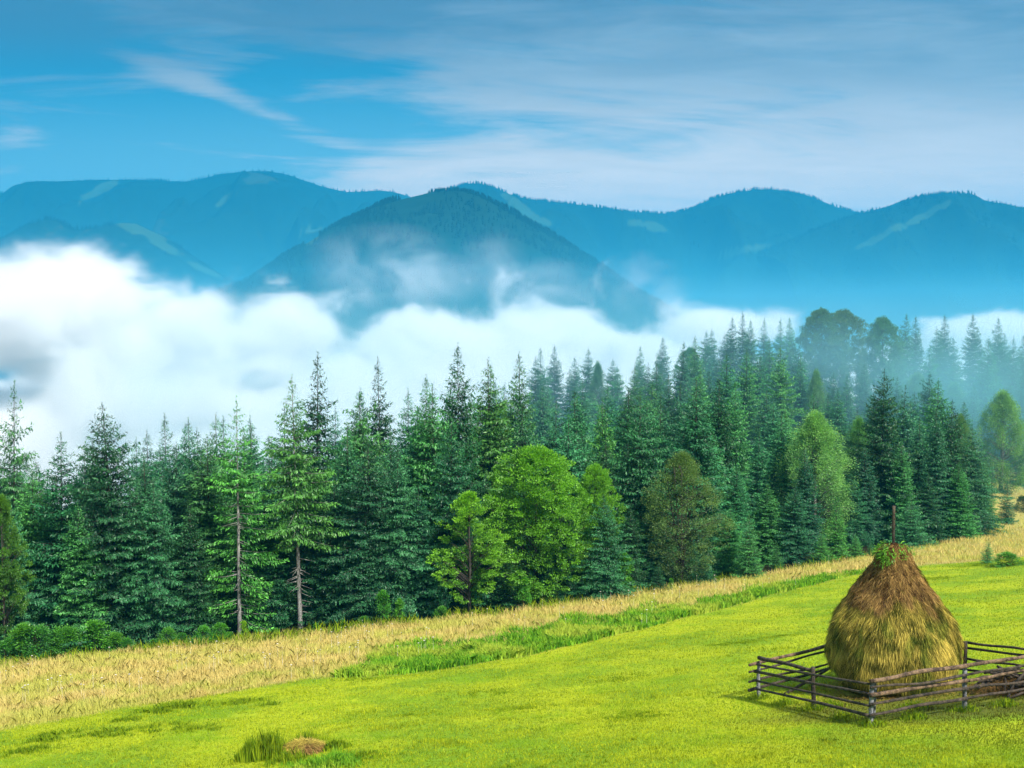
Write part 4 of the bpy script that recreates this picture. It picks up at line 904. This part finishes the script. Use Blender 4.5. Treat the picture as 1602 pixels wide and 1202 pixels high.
# fresh green fronds laid over the top to shed rain
n = 520; k = 44
ca = r.random(k) * 6.28; ch = r.uniform(3.92, 4.09, k); lf = r.random(k) < .3; ca = np.where(lf, r.normal(3.8, .25, k), ca); ch = np.where(lf, r.uniform(3.7, 4.0, k), ch)
ci = r.integers(0, k, n); s = r.random(n)
fa = ca[ci] + r.normal(size=n) * .10; fh = np.clip(ch[ci] - s * .3, 3.45, 4.1)
rd = hay_r(fh, fa) + .07 + .05 * r.random(n)
b_ = np.stack([np.cos(fa) * rd, np.sin(fa) * rd, fh + .05], 1)
dd_ = unit(np.stack([np.cos(fa), np.sin(fa), r.uniform(-1.3, .25, n)], 1) + r.normal(size=(n, 3)) * .5)
gv, gf_ = quads_from(b_, dd_, unit(np.cross(dd_, [0, 0, 1.]) + r.normal(size=(n, 3)) * .3), r.uniform(.08, .18, n), r.uniform(.014, .035, n), .08)
cap = mesh_obj('leaves', gv, gf_, M_LEAF, hay, attrs={'tip': np.repeat(r.random(n) * .9, 4)}); cap.color = (1.9, 1.5, .9, 1)

# ------------------------------------------------------------ rail pen round the haystack
fence = empty('rail_fence', (8.7, 26.2, gz(8.7, 26.2)))
tag(fence, 'rough wooden rail fence penning in the haystack, five round rails high in front', 'fence')
def FP(x, y, h): return (x - 8.7, y - 26.2, gz(x, y) + h - gz(8.7, 26.2))
A, M1, B, Fp, D, Cc_, K1 = [spot_on(*q) for q in ((1187, 1093), (1271, 1110), (1363, 1135), (1508, 1112), (1655, 1088), (1509, 1069), (1350, 1046))]
sN = [0]
def post(p, h, rr, mat, lean=(0, 0), dip=.3):
    sN[0] += 1; pole_obj('post', FP(p[0], p[1], -dip), FP(p[0] + lean[0], p[1] + lean[1], h), rr, rr * .9, mat, fence, sN[0], knots=1)
def rail(p, q, h0, h1, r0, r1, mat, off=0.0, ext=(.2, .2), kn=3):
    sN[0] += 1
    p = np.array(p); q = np.array(q); d = (q - p) / np.linalg.norm(q - p); nrm = np.array([d[1], -d[0]]) * off
    p2 = p - d * ext[0] + nrm; q2 = q + d * ext[1] + nrm
    a0, a1 = gz(*p) + h0, gz(*q) + h1; sl = (a1 - a0) / np.linalg.norm(q - p)
    b = gz(8.7, 26.2)
    pole_obj('rail', (p2[0] - 8.7, p2[1] - 26.2, a0 - sl * ext[0] - b), (q2[0] - 8.7, q2[1] - 26.2, a1 + sl * ext[1] - b), r0, r1, mat, fence, sN[0], knots=kn)
post(A, 1.02, .055, M_GREY); post(M1, 1.13, .058, M_WOOD); post(B, 1.06, .06, M_GREY); post((B[0] + .11, B[1] + .10), 1.02, .035, M_GREY)
post(Fp, 1.12, .06, M_GREY); post(D, 1.1, .06, M_WOOD); post(Cc_, 1.18, .06, M_WOOD); post(K1, 1.1, .06, M_WOOD)
for h0, h1, r0, r1, m in ((1.00, 1.02, .033, .03, M_WOOD), (.79, .78, .045, .034, M_WOOD), (.53, .49, .032, .032, M_WOOD), (.30, .25, .034, .04, M_WOOD)):
    rail(A, B, h0, h1, r0, r1, m, .09, (.12, .05))
rail(A, M1, 1.17, 1.02, .055, .05, M_WOOD, -.02, (.05, .0), 5)
for h0, h1, r0, r1, m in ((1.12, 1.16, .05, .055, M_RED), (.96, .93, .028, .035, M_WOOD), (.78, .79, .055, .05, M_RED), (.56, .59, .032, .045, M_WOOD), (.30, .34, .035, .045, M_WOOD)):
    rail(B, Fp, h0, h1, r0, r1, m, .10, (.12, .0))
for h0, h1, r0, r1, m in ((1.16, 1.16, .05, .042, M_RED), (.93, .99, .03, .03, M_WOOD), (.78, .80, .042, .036, M_RED), (.59, .60, .034, .03, M_WOOD), (.34, .36, .034, .03, M_WOOD)):
    rail(Fp, D, h0, h1, r0, r1, m, .10, (.06, .15))
for h0, h1, r0, r1, m in ((1.00, .98, .045, .06, M_RED), (.80, .76, .03, .035, M_WOOD), (.52, .52, .035, .03, M_WOOD), (.28, .28, .045, .03, M_WOOD)):
    rail(A, K1, h0, h1, r0, r1, m, -.08, (.35, .1))
pole_obj('brace', FP(*spot_on(1228, 1086), .0), FP(*spot_on(1300, 1076), .62), .045, .035, M_WOOD, fence, 88)
for h0, h1, r0, r1 in ((1.14, 1.08, .038, .03), (.98, .92, .036, .03), (.68, .62, .034, .03), (.36, .34, .03, .026)):
    rail(Cc_, D, h0, h1, r0, r1, M_WOOD, -.09, (.05, .1))
    rail(K1, Cc_, h0 - .05, h0, r0, r1, M_WOOD, -.09, (.05, .0))

# brushwood heap in the pen's corner
hp = spot_on(1585, 1082)
brush = empty('brushwood_heap', (hp[0], hp[1], gz(*hp))); tag(brush, 'dark brown heap of cut branches and old hay lying inside the fence corner', 'brushwood heap')
rr_ = random.Random(4); segs = []
for i in range(90):
    a_ = rr_.gauss(.25, .5); l_ = rr_.uniform(.35, .95); x0 = rr_.gauss(0, .42); y0 = rr_.gauss(0, .3); z0 = rr_.random() ** .8 * .55 * math.exp(-(x0 * x0 + y0 * y0) * 1.6) + .03
    c_, s_ = math.cos(a_) * l_ / 2, math.sin(a_) * l_ / 2; tz = rr_.gauss(0, .08)
    segs.append((np.array([(x0 - c_, y0 - s_, z0 - tz), (x0 + rr_.gauss(0, .03), y0, z0 + .03), (x0 + c_, y0 + s_, z0 + tz)]), np.array([.03, .024, .014]) * rr_.uniform(.5, 1.5)))
v, f = tubes(segs, 6); mesh_obj('sticks', v, f, M_WOOD, brush)
n = 5000; x0 = r.normal(size=n) * .5; y0 = r.normal(size=n) * .33; z0 = .42 * np.exp(-(x0 ** 2 * 1.6 + y0 ** 2 * 2.4)) * r.uniform(.5, 1.0, n)
d = unit(r.normal(size=(n, 3)) * np.array([1, 1, .35])); 
v, f = quads_from(np.stack([x0, y0, z0], 1), d, unit(np.cross(d, [0, 0, 1.])), r.uniform(.1, .3, n), r.uniform(.006, .014, n), .05)
mesh_obj('old_hay', v, f, M_HAY, brush, attrs={'var': np.repeat(r.random(n) * .6, 4), 'zone': np.full(4 * n, .9)})

# ------------------------------------------------------------ grass
def grass_mat(name, c_dark, c_light, c_alt, alt_th=.5, trans=.3):
    m, nt, o = newmat(name)
    g = nt.nodes.new('ShaderNodeNewGeometry').outputs['Position']
    v = attr(nt, 'var'); n = noise(nt, vscale(nt, g, (1, 1, .3)), .35, 4, .6); n2 = noise(nt, g, 2.2, 4, .65)
    c = mix(nt, (v * .75 + (n2 - .5) * 1.0 + .05).clamp(), c_dark, c_light)
    c = mix(nt, n.sm(alt_th, alt_th + .16) * .8, c, c_alt)
    c = mix(nt, attr(nt, 'olive_mix'), c, mix(nt, v, (.035, .035, .008), (.13, .14, .018)))
    d = nt.nodes.new('ShaderNodeBsdfDiffuse'); t = nt.nodes.new('ShaderNodeBsdfTranslucent'); nt.links.new(c, d.inputs[0]); nt.links.new(c, t.inputs[0])
    ms = nt.nodes.new('ShaderNodeMixShader'); ms.inputs[0].default_value = trans
    nt.links.new(d.outputs[0], ms.inputs[1]); nt.links.new(t.outputs[0], ms.inputs[2]); nt.links.new(ms.outputs[0], o.inputs[0]); return m
def blades(name, x, y, hgt, wid, mat, lean=.5, var=None, olive_mix=None, seed=0, label='', segs=1, kind='stuff', cat=None, parent=None, zbase=None):
    r = np.random.default_rng(seed); n = len(x)
    z = (ground_z(x, y) if zbase is None else zbase) - .01
    a = r.random(n) * 6.283; b = r.random(n) * 6.283; q = r.random(n) * lean
    wx, wy = np.cos(a) * wid / 2, np.sin(a) * wid / 2
    tx, ty = np.cos(b) * q * hgt, np.sin(b) * q * hgt
    base1 = np.stack([x - wx, y - wy, z], 1); base2 = np.stack([x + wx, y + wy, z], 1)
    tip = np.stack([x + tx, y + ty, z + hgt * np.sqrt(np.maximum(.1, 1 - q * q * .6))], 1)
    mid1 = np.stack([x + tx * .3 - wx * .8, y + ty * .3 - wy * .8, z + hgt * .55], 1); mid2 = mid1 + np.stack([wx * 1.6, wy * 1.6, 0 * wx], 1)
    if segs == 1:
        v = np.stack([base1, base2, tip], 1).reshape(-1, 3); f = np.arange(3 * n).reshape(n, 3); c = 3
    else:
        v = np.stack([base1, base2, mid2, tip, mid1], 1).reshape(-1, 3); f = np.arange(5 * n).reshape(n, 5); c = 5
    var = r.random(n) if var is None else var
    o = mesh_obj(name, v, f, mat, parent, attrs={'var': np.repeat(var, c), 'olive_mix': np.repeat(olive_mix if olive_mix is not None else np.zeros(n), c)})
    if parent is None: tag(o, label, cat or 'grass', kind=kind)
    return o
M_LAWN = grass_mat('mown_grass', (.11, .20, .008), (.64, .66, .028), (.24, .40, .020), .49)
M_DRY = grass_mat('dry_grass', (.50, .42, .12), (.92, .72, .27), (.56, .58, .11), .44, .3)
M_LUSH = grass_mat('lush_grass', (.06, .24, .015), (.36, .62, .04), (.52, .60, .07), .46)
def scatter(n, px0, px1, y0, y1, seed, pw=2.0):
    """points over the slope, thinner with distance"""
    r = np.random.default_rng(seed)
    px = r.uniform(px0, px1, n); q = r.random(n)
    y = 1 / (1 / y0 + (1 / y1 - 1 / y0) * q)
    x = (px - 801) / F * y * 1.01
    return x, y, px_of(x, y)
def olive_at(x, y): return np.clip(1.15 * np.exp(-(((x - HS.x - .9) / 4.4) ** 2 + ((y - HS.y + 2.4) / 2.3) ** 2) ** 1.5) + .45 * np.exp(-(((x - HS.x - 2) / 6) ** 2 + ((y - 24) / 2.6) ** 2)) + .3 * fbm(x / .8, y / .5, 3, 77) - .06, 0, 1)  # where the grass turns darker olive and thins before the haystack
def in_stack(x, y): return (x - HS.x) ** 2 + (y - HS.y) ** 2 < 1.5 ** 2
x, y, px = scatter(520000, -60, 1680, 19, 112, 1)
k = (y < lawn_y(px) + .3) & ~in_stack(x, y); x, y, px = x[k], y[k], px[k]
spk = fbm(x / .32, y / .42, 3, 64) * 1.6 + .75 * fbm(x / 2.2, y / 1.8, 3, 65) + .5 * fbm(x / 7, y / 5, 2, 66)
bz_ = olive_at(x, y); kk = np.random.default_rng(70).random(len(x)) > .55 * bz_ + .75 * np.clip(spk * 1.5 - .45, 0, 1)
x, y, px, spk, bz_ = x[kk], y[kk], px[kk], spk[kk], bz_[kk]
tuft = fbm(x / .55, y / .3, 3, 61); tuft2 = fbm(x / 2.6, y / 1.6, 2, 62)
hg = .035 + .03 * np.random.default_rng(2).random(len(x)) + .07 * np.clip(tuft * 1.4 + tuft2 * .7 - .35, 0, 1)
blades('mown_grass', x, y, hg * (1 + y / 120), .010 + .00042 * y, M_LAWN, 1.1, var=np.clip(np.random.default_rng(71).random(len(x)) * .85 + .1 - .55 * np.clip(spk + .1, 0, 1), 0, 1), olive_mix=np.clip(bz_ * 1.5, 0, 1), seed=3, label='short yellow-green mown grass covering the hillside')
# dry strip
x, y, px = scatter(620000, -80, 1700, 26, 150, 4)
ly, ey = lawn_y(px), edge_y(px)
far_ok = (y < ey + 1.5) | ((px > 1530) & (y < 142))
lush_zone = np.clip((px - 520) / 90, 0, 1) * np.clip((1400 - px) / 120, 0, 1)
lw = 4.6 + 2.2 * fbm(px / 60, px * 0, 2, 8) - 2.2 * np.clip((px - 1000) / 300, 0, 1)
rq = np.random.default_rng(66).random(len(px)) ** .7
k = (y > ly - .15) & far_ok
is_l = (y < ly + lw * lush_zone * 1.7 * (.35 + .65 * rq) + fbm(x / 1.2, y / 1.2, 2, 15) * 1.5 * lush_zone) & (lush_zone > .05)
kd = k & ~is_l; xd, yd, pd_ = x[kd], y[kd], px[kd]
ed = np.clip((yd - lawn_y(pd_)) / 1.5 + .35, .35, 1)
rd_ = np.random.default_rng(6)
cl = fbm(xd / 1.1, yd / 1.1, 3, 21)
blades('dry_grass', xd, yd, np.clip(rd_.uniform(.14, .44, len(xd)) + .28 * cl, .08, .7) * ed, .007 + .00028 * yd, M_DRY, .85, var=np.clip(rd_.random(len(xd)) * .8 + .2 - .4 * (ed < .6) + .2 * cl, 0, 1), seed=7, label='tall dry straw-coloured grass between the mown slope and the wood', segs=2)
kl = k & is_l; xl, yl = x[kl], y[kl]
xl = np.concatenate([xl, xl + rd_.normal(size=len(xl)) * .15]); yl = np.concatenate([yl, yl + rd_.normal(size=len(yl)) * .15])
cl = fbm(xl / .9, yl / .9, 3, 22)
blades('lush_grass', xl, yl, np.clip(rd_.uniform(.2, .42, len(xl)) + .28 * cl, .08, .8), .022 + .0006 * yl, M_LUSH, .9, seed=8, label='lush green weeds along the lower border of the dry grass', segs=2)
# green undergrowth at the forest foot and a few tussocks in the mown slope
TUS = [(270, 1110, 1.6, .30), (235, 1120, 1.0, .25), (368, 1101, 1.1, .22), (410, 1108, .5, .28), (250, 1150, 1.6, .22), (300, 1150, .9, .2), (70, 1162, 1.3, .24), (150, 1160, 1.2, .2), (180, 1138, .8, .2), (330, 1072, 2.0, .25),
       (395, 1062, .9, .35), (470, 1052, 1.2, .2), (20, 1185, 1.0, .2), (760, 1082, 1.1, .1), (820, 1110, 1.4, .09), (1000, 1120, 1.4, .1), (960, 1062, 1.6, .09), (1150, 1010, 1.4, .1), (1230, 1000, .8, .10), (1460, 905, 2, .12), (1540, 885, 2, .15), (1590, 884, 2.4, .2), (560, 1062, .8, .2), (640, 1120, 1.0, .08)]
xs, ys, hs = [], [], []
for (px_, row, rd0, hh) in TUS:
    y0 = float(row_to_y(px_, row)); x0 = (px_ - 801) / F * y0; n = int(1500 * rd0)
    u = rd_.normal(size=n) * rd0 * .5; w = rd_.normal(size=n) * rd0 * .28
    ok_ = fbm((x0 + u) / .45, (y0 + w) / .3, 3, 99) > -.12 + .25 * rd_.random(n); u, w = u[ok_], w[ok_]; n = len(u)
    xs.append(x0 + u); ys.append(y0 + w); hs.append(hh * rd_.uniform(.35, 1, n) * np.exp(-(u / rd0) ** 2))
for pp in (A, M1, B, Fp, D, spot_on(1430, 1125), spot_on(1570, 1104), spot_on(1300, 1105), spot_on(1430, 1108), spot_on(1225, 1102), spot_on(1320, 1124)):
    n = 260; u = rd_.normal(size=n) * .22; w = rd_.normal(size=n) * .16
    xs.append(pp[0] + u); ys.append(pp[1] + w); hs.append(rd_.uniform(.06, .26, n) * np.exp(-(u / .4) ** 2))
xs, ys, hs = map(np.concatenate, (xs, ys, hs))
M_TUS = grass_mat('tussock_grass', (.07, .17, .010), (.40, .50, .02), (.32, .42, .02), .5)
blades('tussock_grass', xs, ys, hs, .018 + 0 * hs, M_TUS, .9, seed=9, label='darker uncut tussocks and tufts dotted over the mown slope', segs=2)
x, y, px = scatter(60000, -80, 1700, 56, 112, 14)
k = (np.abs(y - edge_y(px) - 1.0) < 1.3) & (fbm(x / 2.2, y / 2.2, 2, 33) > -.1); x, y = x[k], y[k]
blades('undergrowth', x, y, rd_.uniform(.25, .75, len(x)), .05 + 0 * x, M_TUS, .9, seed=10, label='green weeds and ferns along the foot of the wood', segs=2, cat='undergrowth')
# white flower heads in the dry strip
x, y, px = scatter(520, -20, 1300, 40, 85, 17)
k = (y > lawn_y(px) + .8) & (y < edge_y(px) + .6) & (fbm(x / 4, y / 2, 2, 40) > .02); x, y = x[k][:420], y[k][:420]; n = len(x)
hh = rd_.uniform(.5, .85, n); z = ground_z(x, y) + hh; rw = rd_.uniform(.02, .05, n); an = np.arange(6) * math.pi / 3
top = np.stack([x[:, None] + np.cos(an) * rw[:, None], y[:, None] + np.sin(an) * rw[:, None], np.repeat(z[:, None] + .0, 6, 1)], -1)
stv = np.stack([np.stack([x - .006, y, z - hh], 1), np.stack([x + .006, y, z - hh], 1), np.stack([x, y, z], 1)], 1)
low = np.stack([x, y, z - .05], 1)[:, None]
V_ = np.concatenate([top, low, stv], 1).reshape(-1, 3); b = np.arange(n)[:, None] * 10
F_ = np.concatenate([b + np.array([[i, (i + 1) % 6, 6]]) for i in range(6)] + [b + np.array([[0, 2, 4]]), b + np.array([[7, 8, 9]])])
mfw, nt, mo = newmat('white_petals'); d_ = nt.nodes.new('ShaderNodeBsdfDiffuse'); d_.inputs[0].default_value = (.75, .70, .66, 1); nt.links.new(d_.outputs[0], mo.inputs[0])
tag(mesh_obj('wildflowers', V_, F_, mfw), 'small white wildflower heads scattered in the tall dry grass', 'wildflowers', kind='stuff')

# ------------------------------------------------------------ the rough patch at the bottom: weeds, old hay heap, stump
def spot(px_, row): y0 = float(row_to_y(px_, row)); return (px_ - 801) / F * y0, y0
hx, hy = spot(470, 1178)
heap = empty('old_hay_heap', (hx, hy, gz(hx, hy))); tag(heap, 'low heap of matted brown dead grass near the bottom of the slope', 'hay heap')
A_, Q_ = np.meshgrid(np.linspace(0, 6.2832, 40, endpoint=False), np.linspace(0, 1, 12), indexing='ij')
hv = np.stack([np.cos(A_) * Q_ * .62, np.sin(A_) * Q_ * .42, .30 * (1 - Q_ ** 2) ** .7 - .04 + .02 * np.sin(A_ * 5) * Q_], -1).reshape(-1, 3)
id_ = np.arange(480).reshape(40, 12); jd = np.roll(id_, -1, 0); hf = np.stack([id_[:, :-1], id_[:, 1:], jd[:, 1:], jd[:, :-1]], -1).reshape(-1, 4)[:, ::-1]
n = 4500; a = r.random(n) * 6.28; q = np.sqrt(r.random(n)) * 1.05
bz = .30 * (1 - np.clip(q, 0, 1) ** 2) ** .7
d = unit(np.stack([np.cos(a) * q + r.normal(size=n) * .8, np.sin(a) * q + r.normal(size=n) * .8, -.5 * q + r.normal(size=n) * .15], 1))
v, f = quads_from(np.stack([np.cos(a) * q * .62, np.sin(a) * q * .42, bz], 1), d, unit(np.cross(d, [0, 0, 1.])), r.uniform(.10, .34, n), r.uniform(.007, .014, n), .08)
mesh_obj('dead_grass', np.concatenate([hv, v]), np.concatenate([hf, f + 480]), M_HAY, heap, attrs={'var': np.concatenate([np.full(480, .05), np.repeat(r.random(n) ** .8, 4)]), 'zone': np.full(480 + 4 * n, .45)})
def weed(px_, row, rad_, hh, n, lab, tint, seed, wid=.018, lean=.45, cat='weeds'):
    x0, y0 = spot(px_, row); r = np.random.default_rng(seed)
    u = r.normal(size=n) * rad_ * .62; w = r.normal(size=n) * rad_ * .4
    nn_ = fbm((x0 + u) / .22, (y0 + w) / .22, 3, seed); ok = nn_ > -.25; u, w, nn_ = u[ok], w[ok], nn_[ok]; n = len(u); hh = hh * np.clip(.75 + 1.1 * nn_, .2, 1.5)
    m = tint
    o = blades('weed_clump', x0 + u, y0 + w, hh * r.uniform(.3, 1, n) * np.exp(-(u / rad_) ** 2 * .7), wid + 0 * u, m, lean, seed=seed, segs=2, kind=None, cat=cat)
    tag(o, lab, cat); return o
weed(405, 1186, .6, .78, 3200, 'upright dark green weed clump left of the old hay heap', M_TUS, 71, .022, .3)
weed(440, 1195, .5, .35, 1500, 'low green tuft in front of the old hay heap', M_TUS, 72)
weed(510, 1198, .9, .34, 4200, 'vivid green low grass clump below the hay heap', M_LUSH, 73, .02, .8)
weed(470, 1166, .6, .42, 1200, 'thin upright grass stems behind the hay heap', M_TUS, 74, .014, .3)
weed(560, 1190, .6, .22, 1100, 'green tuft to the right of the old hay heap', M_TUS, 75)
weed(520, 1174, .28, .34, 1500, 'dark ragged tussock at the right end of the old hay heap', M_TUS, 76, .04, .5)
weed(440, 1180, .35, .3, 800, 'short stems half covering the left side of the old hay heap', M_TUS, 77, .014, .6)

# wisps of hay fallen round the stack
n = 2600; a = r.random(n) * 6.28; q = 1.35 + np.abs(r.normal(size=n)) * .55
x = HS.x + np.cos(a) * q; y = HS.y + np.sin(a) * q
d = unit(np.stack([r.normal(size=n), r.normal(size=n), r.normal(size=n) * .12], 1))
v, f = quads_from(np.stack([x, y, ground_z(x, y) + .02 + r.random(n) * .06], 1), d, unit(np.cross(d, [0, 0, 1.])), r.uniform(.1, .3, n), r.uniform(.006, .014, n), .04)
tag(mesh_obj('loose_hay', v, f, M_HAY, attrs={'var': np.repeat(r.random(n) * .7, 4), 'zone': np.full(4 * n, .5)}), 'loose wisps of hay lying on the grass round the haystack', 'hay', kind='stuff')
